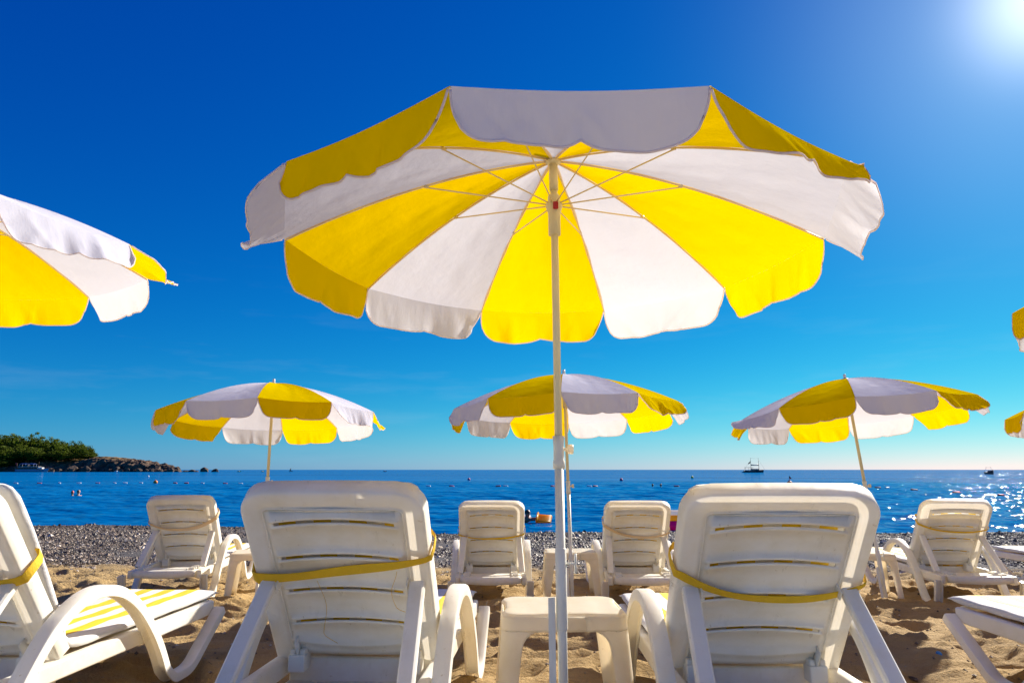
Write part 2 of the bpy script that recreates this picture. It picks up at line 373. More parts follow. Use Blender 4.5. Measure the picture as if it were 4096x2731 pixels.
def sand_mat():
    m, n, l, b = new_mat("sand")
    tc = n.new("ShaderNodeTexCoord")
    def noise(scale, det=4, rough=0.6):
        z = n.new("ShaderNodeTexNoise"); z.inputs['Scale'].default_value = scale; z.inputs['Detail'].default_value = det; z.inputs['Roughness'].default_value = rough
        l.new(tc.outputs['Object'], z.inputs['Vector']); return z
    big, mid, grain = noise(0.9), noise(9, 6), noise(420, 3, 0.7)
    r1 = n.new("ShaderNodeValToRGB")
    r1.color_ramp.elements[0].position = 0.3; r1.color_ramp.elements[0].color = (0.37, 0.245, 0.108, 1)
    r1.color_ramp.elements[1].position = 0.72; r1.color_ramp.elements[1].color = (0.54, 0.375, 0.168, 1)
    mixf = n.new("ShaderNodeMath"); mixf.operation = 'ADD'; l.new(big.outputs[0], mixf.inputs[0]); l.new(mid.outputs[0], mixf.inputs[1])
    hf = n.new("ShaderNodeMath"); hf.operation = 'MULTIPLY'; hf.inputs[1].default_value = 0.5; l.new(mixf.outputs[0], hf.inputs[0]); l.new(hf.outputs[0], r1.inputs[0])
    gr = n.new("ShaderNodeMapRange"); gr.inputs[1].default_value = 0.3; gr.inputs[2].default_value = 0.7; gr.inputs[3].default_value = 0.62; gr.inputs[4].default_value = 1.3; l.new(grain.outputs[0], gr.inputs[0])
    sc = n.new("ShaderNodeVectorMath"); sc.operation = 'SCALE'; l.new(r1.outputs[0], sc.inputs[0]); l.new(gr.outputs[0], sc.inputs['Scale'])
    # unseen sand near the camera, made paler to bounce light onto the lounger backs
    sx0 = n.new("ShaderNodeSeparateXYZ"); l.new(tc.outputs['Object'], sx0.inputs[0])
    bounce_pale = n.new("ShaderNodeMapRange"); bounce_pale.inputs[1].default_value = 2.8; bounce_pale.inputs[2].default_value = 0.8; bounce_pale.inputs[3].default_value = 0.0; bounce_pale.inputs[4].default_value = 0.85; l.new(sx0.outputs[1], bounce_pale.inputs[0])
    dmx = n.new("ShaderNodeMix"); dmx.data_type = 'RGBA'; dmx.inputs[7].default_value = (0.74, 0.64, 0.48, 1); l.new(bounce_pale.outputs[0], dmx.inputs[0]); l.new(sc.outputs[0], dmx.inputs[6])
    # towards the water the sand gives way to dark shingle
    sx = n.new("ShaderNodeSeparateXYZ"); l.new(tc.outputs['Object'], sx.inputs[0])
    edge = noise(1.6, 5)
    yy = n.new("ShaderNodeMath"); yy.operation = 'MULTIPLY_ADD'; yy.inputs[1].default_value = 2.2; l.new(edge.outputs[0], yy.inputs[0]); l.new(sx.outputs[1], yy.inputs[2])
    xx = n.new("ShaderNodeMath"); xx.operation = 'MULTIPLY_ADD'; xx.inputs[1].default_value = 0.09; l.new(sx.outputs[0], xx.inputs[0]); l.new(yy.outputs[0], xx.inputs[2])
    mr = n.new("ShaderNodeMapRange"); mr.inputs[1].default_value = 10.6; mr.inputs[2].default_value = 11.7; l.new(xx.outputs[0], mr.inputs[0])
    st = noise(26, 5, 0.7)
    r2 = n.new("ShaderNodeValToRGB"); r2.color_ramp.elements[0].position = 0.35; r2.color_ramp.elements[0].color = (0.035, 0.032, 0.034, 1)
    r2.color_ramp.elements[1].position = 0.7; r2.color_ramp.elements[1].color = (0.22, 0.20, 0.185, 1); l.new(st.outputs[0], r2.inputs[0])
    mx = n.new("ShaderNodeMix"); mx.data_type = 'RGBA'; l.new(mr.outputs[0], mx.inputs[0]); l.new(dmx.outputs[2], mx.inputs[6]); l.new(r2.outputs[0], mx.inputs[7])
    l.new(mx.outputs[2], b.inputs['Base Color']); b.inputs['Roughness'].default_value = 0.9; b.inputs['Specular IOR Level'].default_value = 0.15
    b1 = n.new("ShaderNodeBump"); b1.inputs['Strength'].default_value = 0.45; b1.inputs['Distance'].default_value = 0.004; l.new(grain.outputs[0], b1.inputs['Height'])
    b2 = n.new("ShaderNodeBump"); b2.inputs['Strength'].default_value = 0.9; b2.inputs['Distance'].default_value = 0.03
    fine = noise(38, 6, 0.65); l.new(fine.outputs[0], b2.inputs['Height']); l.new(b1.outputs[0], b2.inputs['Normal'])
    l.new(b2.outputs[0], b.inputs['Normal'])
    return m

def sea_mat():
    m, n, l, b = new_mat("sea_water")
    tc = n.new("ShaderNodeTexCoord")
    def noise(sc, det, rough=0.55, stretch=(1, 1, 1)):
        mp = n.new("ShaderNodeMapping"); mp.inputs['Scale'].default_value = stretch; mp.inputs['Rotation'].default_value = (0, 0, 0.25)
        l.new(tc.outputs['Object'], mp.inputs[0])
        z = n.new("ShaderNodeTexNoise"); z.inputs['Scale'].default_value = sc; z.inputs['Detail'].default_value = det; z.inputs['Roughness'].default_value = rough
        l.new(mp.outputs[0], z.inputs['Vector']); return z
    patch = noise(0.02, 4, 0.6, (0.25, 1, 1))
    rp = n.new("ShaderNodeValToRGB")
    rp.color_ramp.elements[0].position = 0.35; rp.color_ramp.elements[0].color = (0.0, 0.085, 0.270, 1)
    rp.color_ramp.elements[1].position = 0.65; rp.color_ramp.elements[1].color = (0.0, 0.150, 0.400, 1)
    l.new(patch.outputs[0], rp.inputs[0])
    w1, w2, w3 = noise(0.5, 1, 0.5, (0.6, 1, 1)), noise(1.7, 1, 0.5, (0.7, 1, 1)), noise(6.0, 1, 0.5, (.7, 1, 1))
    b1 = n.new("ShaderNodeBump"); b1.inputs['Strength'].default_value = 1.0; b1.inputs['Distance'].default_value = 0.5; l.new(w1.outputs[0], b1.inputs['Height'])
    b2 = n.new("ShaderNodeBump"); b2.inputs['Strength'].default_value = 1.0; b2.inputs['Distance'].default_value = 0.20; l.new(w2.outputs[0], b2.inputs['Height']); l.new(b1.outputs[0], b2.inputs['Normal'])
    b3 = n.new("ShaderNodeBump"); b3.inputs['Strength'].default_value = 1.0; b3.inputs['Distance'].default_value = 0.018; l.new(w3.outputs[0], b3.inputs['Height']); l.new(b2.outputs[0], b3.inputs['Normal'])
    # rough open water mirrors far less of the low sky than a flat pane would: the reflected share is held down
    fr = n.new("ShaderNodeFresnel"); fr.inputs['IOR'].default_value = 1.33; l.new(b3.outputs[0], fr.inputs['Normal'])
    fm = n.new("ShaderNodeMath"); fm.operation = 'MULTIPLY'; fm.inputs[1].default_value = 0.55; l.new(fr.outputs[0], fm.inputs[0])
    mn = n.new("ShaderNodeMath"); mn.operation = 'MINIMUM'; mn.inputs[1].default_value = 0.36; l.new(fm.outputs[0], mn.inputs[0])
    df = n.new("ShaderNodeBsdfDiffuse"); l.new(rp.outputs[0], df.inputs[0]); l.new(b2.outputs[0], df.inputs['Normal'])
    gl = n.new("ShaderNodeBsdfGlossy"); gl.inputs['Roughness'].default_value = 0.045; l.new(b3.outputs[0], gl.inputs['Normal'])
    ms = n.new("ShaderNodeMixShader"); l.new(mn.outputs[0], ms.inputs[0]); l.new(df.outputs[0], ms.inputs[1]); l.new(gl.outputs[0], ms.inputs[2])
    n.remove(b); l.new(ms.outputs[0], n["Material Output"].inputs[0])
    return m

def vary_by_object(name, cols, rough=0.8, scale=6.0, bump=0.3, trans=0.0):
    m, n, l, b = new_mat(name)
    tc = n.new("ShaderNodeTexCoord"); nz = n.new("ShaderNodeTexNoise"); nz.inputs['Scale'].default_value = scale; nz.inputs['Detail'].default_value = 7
    l.new(tc.outputs['Object'], nz.inputs['Vector'])
    rp = n.new("ShaderNodeValToRGB")
    while len(rp.color_ramp.elements) < len(cols): rp.color_ramp.elements.new(0.5)
    for i, c in enumerate(cols):
        rp.color_ramp.elements[i].position = 0.3 + 0.4 * i / max(1, len(cols) - 1); rp.color_ramp.elements[i].color = (*c, 1)
    l.new(nz.outputs[0], rp.inputs[0]); l.new(rp.outputs[0], b.inputs['Base Color']); b.inputs['Roughness'].default_value = rough
    b.inputs['Specular IOR Level'].default_value = 0.2
    if bump:
        bp = n.new("ShaderNodeBump"); bp.inputs['Strength'].default_value = bump; bp.inputs['Distance'].default_value = 0.6; l.new(nz.outputs[0], bp.inputs['Height']); l.new(bp.outputs[0], b.inputs['Normal'])
    if trans:
        tr = n.new("ShaderNodeBsdfTranslucent"); l.new(rp.outputs[0], tr.inputs[0]); ms = n.new("ShaderNodeMixShader"); ms.inputs[0].default_value = trans
        l.new(b.outputs[0], ms.inputs[1]); l.new(tr.outputs[0], ms.inputs[2]); l.new(ms.outputs[0], n["Material Output"].inputs[0])
    return m

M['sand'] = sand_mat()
M['sea'] = sea_mat()

# ------------------------------------------------------------------ beach
def crest_y(x):                      # where the shingle bank stands highest before it drops to the water
    return 17.0 + 0.10 * np.maximum(0, -x - 1.0) + 0.25 * np.sin(x * 0.5) + 0.12 * np.sin(x * 1.7 + 1)

def crest_z(x):
    t = np.clip((-x - 2.0) / 6.0, 0, 1)
    return -0.545 + 0.085 * t + 0.02 * np.clip(x / 10, 0, 1)

def base_z(x, y):
    cy = crest_y(x); cz = crest_z(x)
    z = 0.19 - 0.062 * y
    y0 = 9.3; z0 = 0.19 - 0.062 * y0
    k = np.clip((y - y0) / (cy - y0), 0, 1)
    z = np.where(y > y0, z0 + (cz - z0) * k, z)
    z = np.where(y < 2.0, 0.066, z)
    past = np.maximum(0, y - cy)
    z = np.where(past > 0, cz - 0.02 * past - 0.17 * past ** 1.35, z)
    return np.maximum(z, SEA_Z - 1.2)

FOOTPRINTS = []
for _ in range(520):
    fx, fy = random.uniform(-6.5, 7), random.uniform(2.8, 9.6)
    FOOTPRINTS.append((fx, fy, random.uniform(0, math.pi), random.uniform(0.6, 1.3)))

def sand_relief(x, y):
    wx = x + 0.25 * (fbm(x * 1.3, y * 1.3, 3, 71) - 0.5); wy = y + 0.25 * (fbm(x * 1.3, y * 1.3, 3, 72) - 0.5)
    a = fbm(wx * 2.1, wy * 2.7, 3, 3, 0.45)
    ridge = 1 - np.abs(2 * fbm(wx * 1.55, wy * 2.3, 2, 9, 0.4) - 1)
    h = 0.125 * (a - 0.5) + 0.095 * (ridge - 0.75)
    h = h + 0.030 * (1 - np.abs(2 * fbm(wx * 5.2, wy * 6.4, 2, 27, .5) - 1) - 0.7)
    h = h + 0.018 * (fbm(x * 11, y * 13, 3, 15) - 0.5)
    return h

def build_beach():
    xs = np.concatenate([-np.geomspace(400, 13.2, 26), np.arange(-13, 13.01, 0.036), np.geomspace(13.2, 400, 26)])
    ys = np.concatenate([-np.geomspace(90, 1.0, 22), np.arange(-0.6, 1.6, 0.3), np.arange(1.6, 6.2, 0.017), np.arange(6.2, 11.5, 0.03), np.arange(11.5, 21.5, 0.10), np.geomspace(21.6, 40, 10)])
    X, Y = np.meshgrid(xs, ys)
    Z = base_z(X, Y)
    fade = np.clip((11.0 - Y) / 1.5, 0, 1) * np.clip((Y - 0.5) / 1.5, 0, 1) * np.clip((14 - np.abs(X)) / 1.0, 0, 1)
    H = sand_relief(X, Y)
    for fx, fy, fa, fs in FOOTPRINTS:            # trampled hollows with pushed-up rims
        i0, i1 = np.searchsorted(xs, fx - 0.35), np.searchsorted(xs, fx + 0.35)
        j0, j1 = np.searchsorted(ys, fy - 0.35), np.searchsorted(ys, fy + 0.35)
        dx, dy = X[j0:j1, i0:i1] - fx, Y[j0:j1, i0:i1] - fy
        u = (dx * math.cos(fa) + dy * math.sin(fa)) / (0.15 * fs); v = (-dx * math.sin(fa) + dy * math.cos(fa)) / (0.075 * fs)
        r2 = u * u + v * v
        H[j0:j1, i0:i1] += fs * (-0.040 * np.exp(-r2 ** 1.7 * 0.8) + 0.020 * np.exp(-(np.sqrt(r2) - 1.4) ** 2 * 7))
    Z = Z + H * fade + (1 - fade) * 0.05 * (fbm(X * 0.9, Y * 0.9, 3, 44) - 0.5) * (Y < 19)
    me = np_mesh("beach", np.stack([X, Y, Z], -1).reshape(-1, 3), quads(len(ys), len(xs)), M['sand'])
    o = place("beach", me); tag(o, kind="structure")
    return xs, ys, Z
BX, BY, BZ = build_beach()

def ground(x, y):
    i = int(np.clip(np.searchsorted(BX, x), 1, len(BX) - 1)); j = int(np.clip(np.searchsorted(BY, y), 1, len(BY) - 1))
    return float(BZ[j, i])

# shingle: tens of thousands of small stones
def build_shingle():
    ico = np.array([(1, 0, 0), (-1, 0, 0), (0, 1, 0), (0, -1, 0), (0, 0, 1), (0, 0, -1)], float)
    icof = np.array([(0, 2, 4), (2, 1, 4), (1, 3, 4), (3, 0, 4), (2, 0, 5), (1, 2, 5), (3, 1, 5), (0, 3, 5)]); nvs = 6
    N = 125000
    y = 8.6 + (rng.random(N * 2) ** 1.15) * 10.2
    x = (rng.random(N * 2) * 2 - 1) * (0.80 * y + 1.5)
    lim = 9.6 - 0.09 * x + 1.1 * (fbm(x * 0.8, y * 0.8, 4, 90) - 0.5) * 2
    keep = (y > lim + 0.5 * rng.standard_normal(N * 2) ** 2 * (rng.random(N * 2) < 0.75) - 0.25 - 1.6 * (rng.random(N * 2) < 0.05) * rng.random(N * 2)) & (y < crest_y(x) + 0.6)
    x, y = x[keep][:N], y[keep][:N]; N = len(x)
    z = base_z(x, y) + 0.04 * (fbm(x * 1.3, y * 1.3, 3, 55) - 0.5)
    s = 0.010 + 0.012 * rng.random(N) ** 2 + 0.035 * (rng.random(N) < 0.03) * rng.random(N)
    s = s * (0.7 + 0.035 * y)
    V = ico[None] * (1 + 0.25 * rng.standard_normal((N, nvs, 1)).clip(-1.5, 1.5) * 0.5)
    V = V * np.stack([s * (0.8 + 0.6 * rng.random(N)), s * (0.8 + 0.5 * rng.random(N)), s * (0.45 + 0.35 * rng.random(N))], -1)[:, None, :]
    a = rng.random(N) * 6.283; ca, sa = np.cos(a)[:, None], np.sin(a)[:, None]
    tl = rng.standard_normal(N)[:, None] * 0.35
    Vx = V[..., 0] * ca - V[..., 1] * sa; Vy = V[..., 0] * sa + V[..., 1] * ca; Vz = V[..., 2] + tl * Vx
    P = np.stack([Vx + x[:, None], Vy + y[:, None], Vz + z[:, None] + s[:, None] * 0.25], -1).reshape(-1, 3)
    Fi = (icof[None] + (np.arange(N) * nvs)[:, None, None]).reshape(-1, 3)
    m, n, l, b = new_mat("shingle_stone")
    at = n.new("ShaderNodeAttribute"); at.attribute_name = "stone_shade"
    rp = n.new("ShaderNodeValToRGB"); e = rp.color_ramp.elements
    e[0].position = 0.0; e[0].color = (0.045, 0.036, 0.030, 1); e[1].position = 1.0; e[1].color = (0.75, 0.64, 0.50, 1)
    for p, c in ((0.35, (0.10, 0.073, 0.053, 1)), (0.6, (0.21, 0.150, 0.098, 1)), (0.8, (0.38, 0.27, 0.175, 1))):
        q = e.new(p); q.color = c
    l.new(at.outputs['Fac'], rp.inputs[0]); l.new(rp.outputs[0], b.inputs['Base Color']); b.inputs['Roughness'].default_value = 0.62
    me = np_mesh("shingle", P, Fi, m, smooth=False)
    wet = np.clip((y - crest_y(x) + 1.3) / 1.0, 0, 1)                      # stones by the waterline are wet and darker
    sh = np.repeat(rng.random(N) ** 1.1 * (1 - 0.45 * wet), nvs).astype(np.float32)
    at_ = me.attributes.new("stone_shade", 'FLOAT', 'POINT'); at_.data.foreach_set("value", sh)
    tag(place("shingle", me), "bank of small dark grey and brown stones along the waterline", "shingle", kind="stuff")
build_shingle()

# ------------------------------------------------------------------ sea
def build_sea():
    xs = np.concatenate([-np.geomspace(16000, 70.5, 30), np.arange(-70, 70.01, 0.30), np.geomspace(70.5, 16000, 30)])
    ys = np.concatenate([np.arange(15.5, 60, 0.20), np.arange(60, 130, 0.5), np.geomspace(130.6, 24000, 60)])
    X, Y = np.meshgrid(xs, ys)
    fade = np.clip((72 - np.abs(X)) / 10, 0, 1) * np.clip((130 - Y) / 50, 0, 1)
    w = 0
    for k, (wl_, amp, ang) in enumerate([(3.4, .030, -.35), (2.3, .022, .3), (1.5, .016, -.1), (5.5, .03, .1)]):
        d = X * math.sin(ang) + Y * math.cos(ang)
        ph = 9 * fbm(X * 0.12, Y * 0.12, 3, 200 + k)
        w = w + amp * np.sin(2 * math.pi * d / wl_ + ph)
    w = w + 0.07 * (fbm(X * 0.9, Y * 1.3, 3, 210) - 0.5)
    Z = SEA_Z + w * fade
    o = place("sea", np_mesh("sea", np.stack([X, Y, Z], -1).reshape(-1, 3), quads(len(ys), len(xs)), M['sea']))
    tag(o, kind="structure")
build_sea()

# ------------------------------------------------------------------ headland on the left, some 600 m away
M['cliff'] = vary_by_object("cliff_rock", [(0.035, 0.026, 0.022), (0.13, 0.085, 0.055), (0.20, 0.135, 0.08)], 0.9, 0.16, 0.9)
M['boulder'] = vary_by_object("boulder_rock", [(0.045, 0.033, 0.027), (0.12, 0.085, 0.062), (0.21, 0.145, 0.095)], 0.9, 0.35, 0.7)
M['needles'] = vary_by_object("pine_needles", [(0.040, 0.066, 0.004), (0.115, 0.155, 0.009), (0.27, 0.29, 0.018)], 0.8, 0.22, 0.0, 0.4)
M['bark'] = vary_by_object("pine_bark", [(0.05, 0.03, 0.02), (0.11, 0.065, 0.045)], 0.9, 1.5, 0.3)
M['scrub'] = vary_by_object("dry_scrub", [(0.05, 0.06, 0.015), (0.10, 0.09, 0.03)], 0.9, 0.6, 0.0, 0.2)

HX = lambda zx: zx * 0.0924 - 445.2              # zoomed-photo column -> metres at 600 m
def land_top(x):
    return np.interp(x, [-760, HX(-300), HX(0), HX(400), HX(700), HX(950), HX(1200), HX(1400), HX(1600), HX(1700), HX(1735), HX(1760)],
                     [20, 17, 13.0, 13.5, 14.5, 13.6, 11.2, 9.2, 6.0, 4.0, 1.5, -2.5])

def build_headland():
    xs = np.arange(-760, HX(1775), 0.9); ys = np.concatenate([np.arange(588, 660, 0.9), np.linspace(662, 800, 26)])
    X, Y = np.meshgrid(xs, ys)
    top = land_top(X) * (0.93 + 0.2 * (fbm(X * 0.05, Y * 0.05, 3, 301) - 0.35))
    shore = 598 + 7 * (fbm(X * 0.05, Y * 0 + 3, 3, 302) - 0.5) * 2 + 2.5 * (fbm(X * 0.3, Y * 0, 2, 303) - 0.5)
    d = Y - shore
    cliffy = np.clip((X - HX(650)) / 20, 0, 1)                         # steep rock towards the point, wooded slope on the left
    rise_c = np.clip(d / 9, 0, 1) ** 0.55 * 0.86 + np.clip((d - 9) / 22, 0, 1) * 0.14
    rise_s = np.clip(d / 7, 0, 1) ** 0.6 * 0.33 + np.clip((d - 5) / 36, 0, 1) * 0.67
    rise = rise_s * (1 - cliffy) + rise_c * cliffy
    depth = 15 + np.maximum(0, HX(1735) - X) * 0.55
    back = np.clip((shore + depth - Y) / (0.35 * depth), 0, 1) ** 0.6
    tip = np.clip((X - HX(1120)) / 12, 0, 1)
    Z = SEA_Z - 1.6 + (top + 1.6) * rise * back
    rock = np.clip(d / 3, 0, 1) * (0.35 + 0.65 * np.clip(1.2 - d / 26, 0, 1))
    n1 = 1 - np.abs(2 * fbm(X * 0.16, Y * 0.16, 4, 310) - 1); n2 = fbm(X * 0.5, Y * 0.5, 4, 320)
    Z = Z + rock * (2.6 * (n1 - 0.7) + 2.2 * (n2 - 0.5)) + tip * back * np.clip(d / 3, 0, 1) * (3.4 * (fbm(X * 0.30, Y * 0.25, 4, 350, .6) - 0.45))
    X2 = X + rock * 2.2 * (fbm(X * 0.35, Z * 0.5, 3, 330) - 0.5); Y2 = Y + rock * 5.0 * (fbm(X * 0.22, Z * 0.45 + Y * 0.1, 4, 340) - 0.5)
    # bare dry grass lies on the flatter top; rock elsewhere
    m, n, l, b = new_mat("headland_ground")
    tc = n.new("ShaderNodeTexCoord"); geo = n.new("ShaderNodeNewGeometry"); sp = n.new("ShaderNodeSeparateXYZ"); l.new(geo.outputs['Normal'], sp.inputs[0])
    nz = n.new("ShaderNodeTexNoise"); nz.inputs['Scale'].default_value = 0.18; nz.inputs['Detail'].default_value = 9; nz.inputs['Roughness'].default_value = 0.65; l.new(tc.outputs['Object'], nz.inputs['Vector'])
    rk = n.new("ShaderNodeValToRGB"); e = rk.color_ramp.elements; e[0].position = 0.34; e[0].color = (0.030, 0.022, 0.018, 1); e[1].position = 0.7; e[1].color = (0.30, 0.19, 0.11, 1); q = e.new(0.52); q.color = (0.13, 0.09, 0.065, 1)
    l.new(nz.outputs[0], rk.inputs[0])
    gr = n.new("ShaderNodeValToRGB"); e = gr.color_ramp.elements; e[0].position = 0.35; e[0].color = (0.12, 0.085, 0.035, 1); e[1].position = 0.65; e[1].color = (0.27, 0.165, 0.075, 1); l.new(nz.outputs[0], gr.inputs[0])
    mr = n.new("ShaderNodeMapRange"); mr.inputs[1].default_value = 0.74; mr.inputs[2].default_value = 0.93; l.new(sp.outputs[2], mr.inputs[0])
    sx = n.new("ShaderNodeSeparateXYZ"); l.new(tc.outputs['Object'], sx.inputs[0])
    bare = n.new("ShaderNodeMapRange"); bare.inputs[1].default_value = HX(1230); bare.inputs[2].default_value = HX(1120); l.new(sx.outputs[0], bare.inputs[0])
    gm = n.new("ShaderNodeMath"); gm.operation = 'MULTIPLY'; l.new(mr.outputs[0], gm.inputs[0]); l.new(bare.outputs[0], gm.inputs[1])
    mx = n.new("ShaderNodeMix"); mx.data_type = 'RGBA'; l.new(gm.outputs[0], mx.inputs[0]); l.new(rk.outputs[0], mx.inputs[6]); l.new(gr.outputs[0], mx.inputs[7])
    l.new(mx.outputs[2], b.inputs['Base Color']); b.inputs['Roughness'].default_value = 0.95; b.inputs['Specular IOR Level'].default_value = 0.1
    o = place("headland", np_mesh("headland", np.stack([X2, Y2, Z], -1).reshape(-1, 3), quads(len(ys), len(xs)), m, smooth=False))
    tag(o, "rocky wooded headland running out into the sea on the left", kind="structure")
    return xs, ys, Z
HXS, HYS, HZ = build_headland()
def head_z(x, y):
    return float(HZ[int(np.clip(np.searchsorted(HYS, y), 0, len(HYS) - 1)), int(np.clip(np.searchsorted(HXS, x), 0, len(HXS) - 1))])

def rock_mesh(name, seed, sub=3):
    import bmesh
    bm = bmesh.new(); bmesh.ops.create_icosphere(bm, subdivisions=sub, radius=1.0)
    r = np.random.default_rng(seed); dirs = r.standard_normal((14, 3)); dirs /= np.linalg.norm(dirs, axis=1)[:, None]; cut = 0.62 + 0.3 * r.random(14)
    for v in bm.verts:
        p = np.array(v.co)
        for d_, c_ in zip(dirs, cut):
            k = p @ d_
            if k > c_: p = p - d_ * (k - c_) * 0.9
        nx = fbm(np.array([p[0] * 2.3 + seed]), np.array([p[1] * 2.3 + p[2] * 3.1]), 3, seed)[0]
        v.co = p * (0.86 + 0.34 * (nx - 0.3))
    me = bpy.data.meshes.new(name); bm.to_mesh(me); bm.free(); me.materials.append(M['boulder']); return me
ROCKS = [rock_mesh("boulder", s) for s in (1, 2, 3, 4, 5)]
blds = [(30, 3.0), (95, 2.2), (140, 1.6), (475, 4.6), (560, 6.4), (610, 3.2), (655, 4.0), (735, 5.2), (800, 8.4), (865, 5.8), (925, 7.2), (985, 4.2), (1040, 3.4), (1130, 4.2), (1190, 6.4), (1240, 3.5), (1290, 4.8), (1340, 3.6), (1400, 5.0), (1455, 3.6), (1520, 4.4), (1590, 3.8), (1660, 4.4), (1700, 4.6)]
for i, (zx, w) in enumerate(blds):
    o = place("boulder", ROCKS[i % 5], None, (HX(zx), 595 + (i * 37 % 5) * 0.9 - w * 0.25, SEA_Z + w * 0.22), (0.2 * (i % 3), 0.15 * (i % 4), i * 1.7)); o.scale = (w * 0.62, w * 0.55, w * 0.52)
    tag(o, ORD[i] + " boulder from the left along the waterline foot of the headland", "boulder", "boulders along the foot of the headland")
for i, (zx, w, h, lab) in enumerate([(1775, 4.4, 1.5, "low dark rock just off the tip of the headland"), (1830, 4.6, 2.2, "flat-topped rock in the sea beside the headland tip"), (1868, 2.6, 1.0, "smallest low rock between the headland tip and the islets"),
                                    (1948, 5.0, 3.9, "tallest rock islet standing clear of the headland tip"), (2045, 5.0, 3.0, "outermost rock islet, farthest from the headland")]):
    o = place("islet_rock", ROCKS[(i + 2) % 5], None, (HX(zx), 606, SEA_Z + h * 0.15), (0.1, 0.1, i * 2.1)); o.scale = (w * 0.95, w * 0.7, h * 0.95); tag(o, lab, "rock")

def pine_crown(seed, flat):
    """crown of short needle sprays gathered in clumps round the limbs"""
    r = np.random.default_rng(seed); vs, fs = [], []
    nc = 46
    for c in range(nc):
        a = r.random() * 6.283; rad = math.sqrt(r.random()) * 0.46; hz = 0.30 + 0.62 * r.random() * (1 - 0.72 * (rad / 0.46) ** 2) + 0.05 * r.standard_normal()
        cx, cy = rad * math.cos(a), rad * math.sin(a); cr = 0.07 + 0.11 * r.random()
        for q in range(40):
            d = r.standard_normal(3); d /= np.linalg.norm(d); p = np.array([cx, cy, hz]) + d * np.array([cr, cr, cr * flat]) * (0.15 + 1.15 * r.random() ** .7)
            n_ = d + 0.7 * r.standard_normal(3); n_ /= np.linalg.norm(n_); t = np.cross(n_, r.standard_normal(3)); t /= np.linalg.norm(t); b = np.cross(n_, t)
            s = 0.016 + 0.018 * r.random(); k = len(vs)
            vs += [tuple(p - t * s - b * s * .6), tuple(p + t * s - b * s * .6), tuple(p + t * s * .8 + b * s), tuple(p - t * s * .7 + b * s * .8)]; fs.append((k, k + 1, k + 2, k + 3))
    mb = MB(); mb.v, mb.f = vs, fs; return mb.mesh("crown", M['needles'], smooth=False)
def pine_trunk(seed):
    r = random.Random(seed); mb = MB()
    lean = [(r.uniform(-.04, .04) * k, r.uniform(-.04, .04) * k, k * 0.16) for k in range(6)]
    mb.tube(lean, 0.013, 7, scales=[1.3, 1, .9, .75, .55, .3])
    for k in range(7):
        a = r.random() * 6.283; z0 = 0.34 + 0.06 * k; L = 0.3 * r.uniform(.6, 1)
        mb.tube([(0, 0, z0), (L * .5 * math.cos(a), L * .5 * math.sin(a), z0 + .07), (L * math.cos(a), L * math.sin(a), z0 + .12)], 0.008, 5, scales=[1, .7, .35])
    return mb.mesh("trunk", M['bark'])
CROWNS = [pine_crown(s, f) for s, f in ((21, .75), (22, .6), (23, .85), (24, .65), (25, .7))]
TRUNKS = [pine_trunk(s) for s in (31, 32, 33)]
def pine(zx, y, top, w, label, group=None, i=0):
    x = HX(zx) * (y / 600.0)
    z = head_z(x, y); h = max(5.0, 1.05 * top * y / 600.0 + SEA_Z + 0.6 - z)
    t = thing("pine_tree", label, "tree", (x, y, z - 0.3), i * 1.3, group)
    for nm, me in (("trunk", TRUNKS[i % 3]), ("crown", CROWNS[i % 5])):
        k_ = 1.3 if nm == 'crown' else 1.0; p = place(nm, me, t); p.scale = (w * k_, w * k_, h)
    return t
sky_line = lambda zx: float(np.interp(zx, [-200, 0, 180, 300, 365, 430, 600, 680, 760, 870, 950], [30, 30.3, 31.5, 30.0, 31.8, 28.6, 27.3, 25.5, 24.8, 20, 16.4]))
g = "pines covering the top of the headland"
for i, zx in enumerate([-95, -40, 15, 70, 125, 180, 235, 290, 430, 490, 545, 660, 715, 800]):
    pine(zx, 640 + (i % 3) * 6, sky_line(zx) - (i % 2) * 1.1, 15 + (i * 5 % 4), ORD[i] + " pine from the left in the skyline row on the headland", g, i)
pine(365, 646, 32.6, 15, "tallest rounded pine rising above the others on the headland", None, 3)
pine(615, 632, 27.6, 14, "dark spreading pine with sky showing under its crown on the headland", None, 1)
pine(768, 628, 25.2, 13, "pine near the seaward end of the wood, above the grassy slope", None, 2)
pine(850, 620, 21.8, 12.5, "last large pine before the bare grassy top of the headland", None, 4)
pine(915, 622, 16.8, 7.5, "small lone pine at the edge of the bare grassy top", None, 0)
for i, zx in enumerate([-60, 5, 60, 110, 160, 215, 265, 320, 375, 430, 480, 540, 590, 640, 700, 760, 820, 870]):
    pine(zx, 618 + (i * 7 % 9), sky_line(zx) * (0.62 + 0.12 * ((i * 3) % 4) / 3), 13 + (i * 3 % 5), ORD[i] + " pine from the left on the headland's seaward slope below the skyline row", "pines on the seaward slope", i + 2)
for i, zx in enumerate([-40, 25, 85, 135]):
    pine(zx, 607, 12.5 - i * 1.0, 12, ORD[i] + " olive green tree from the left at the waterside below the pines", "trees at the waterside", i + 1)
def scrub(zx, y, w, h, label):
    x = HX(zx) * (y / 600.0)
    o = place("low_shrub", CROWNS[1].copy(), None, (x, y, head_z(x, y) - 0.45 * h)); o.data.materials[0] = M['scrub']; o.scale = (w, w * .7, h); tag(o, label, "shrub")
scrub(1085, 640, 13, 3.6, "wide low shrub on the bare top of the headland")
scrub(1160, 638, 9, 2.6, "narrower low shrub at the seaward side of the bare top")

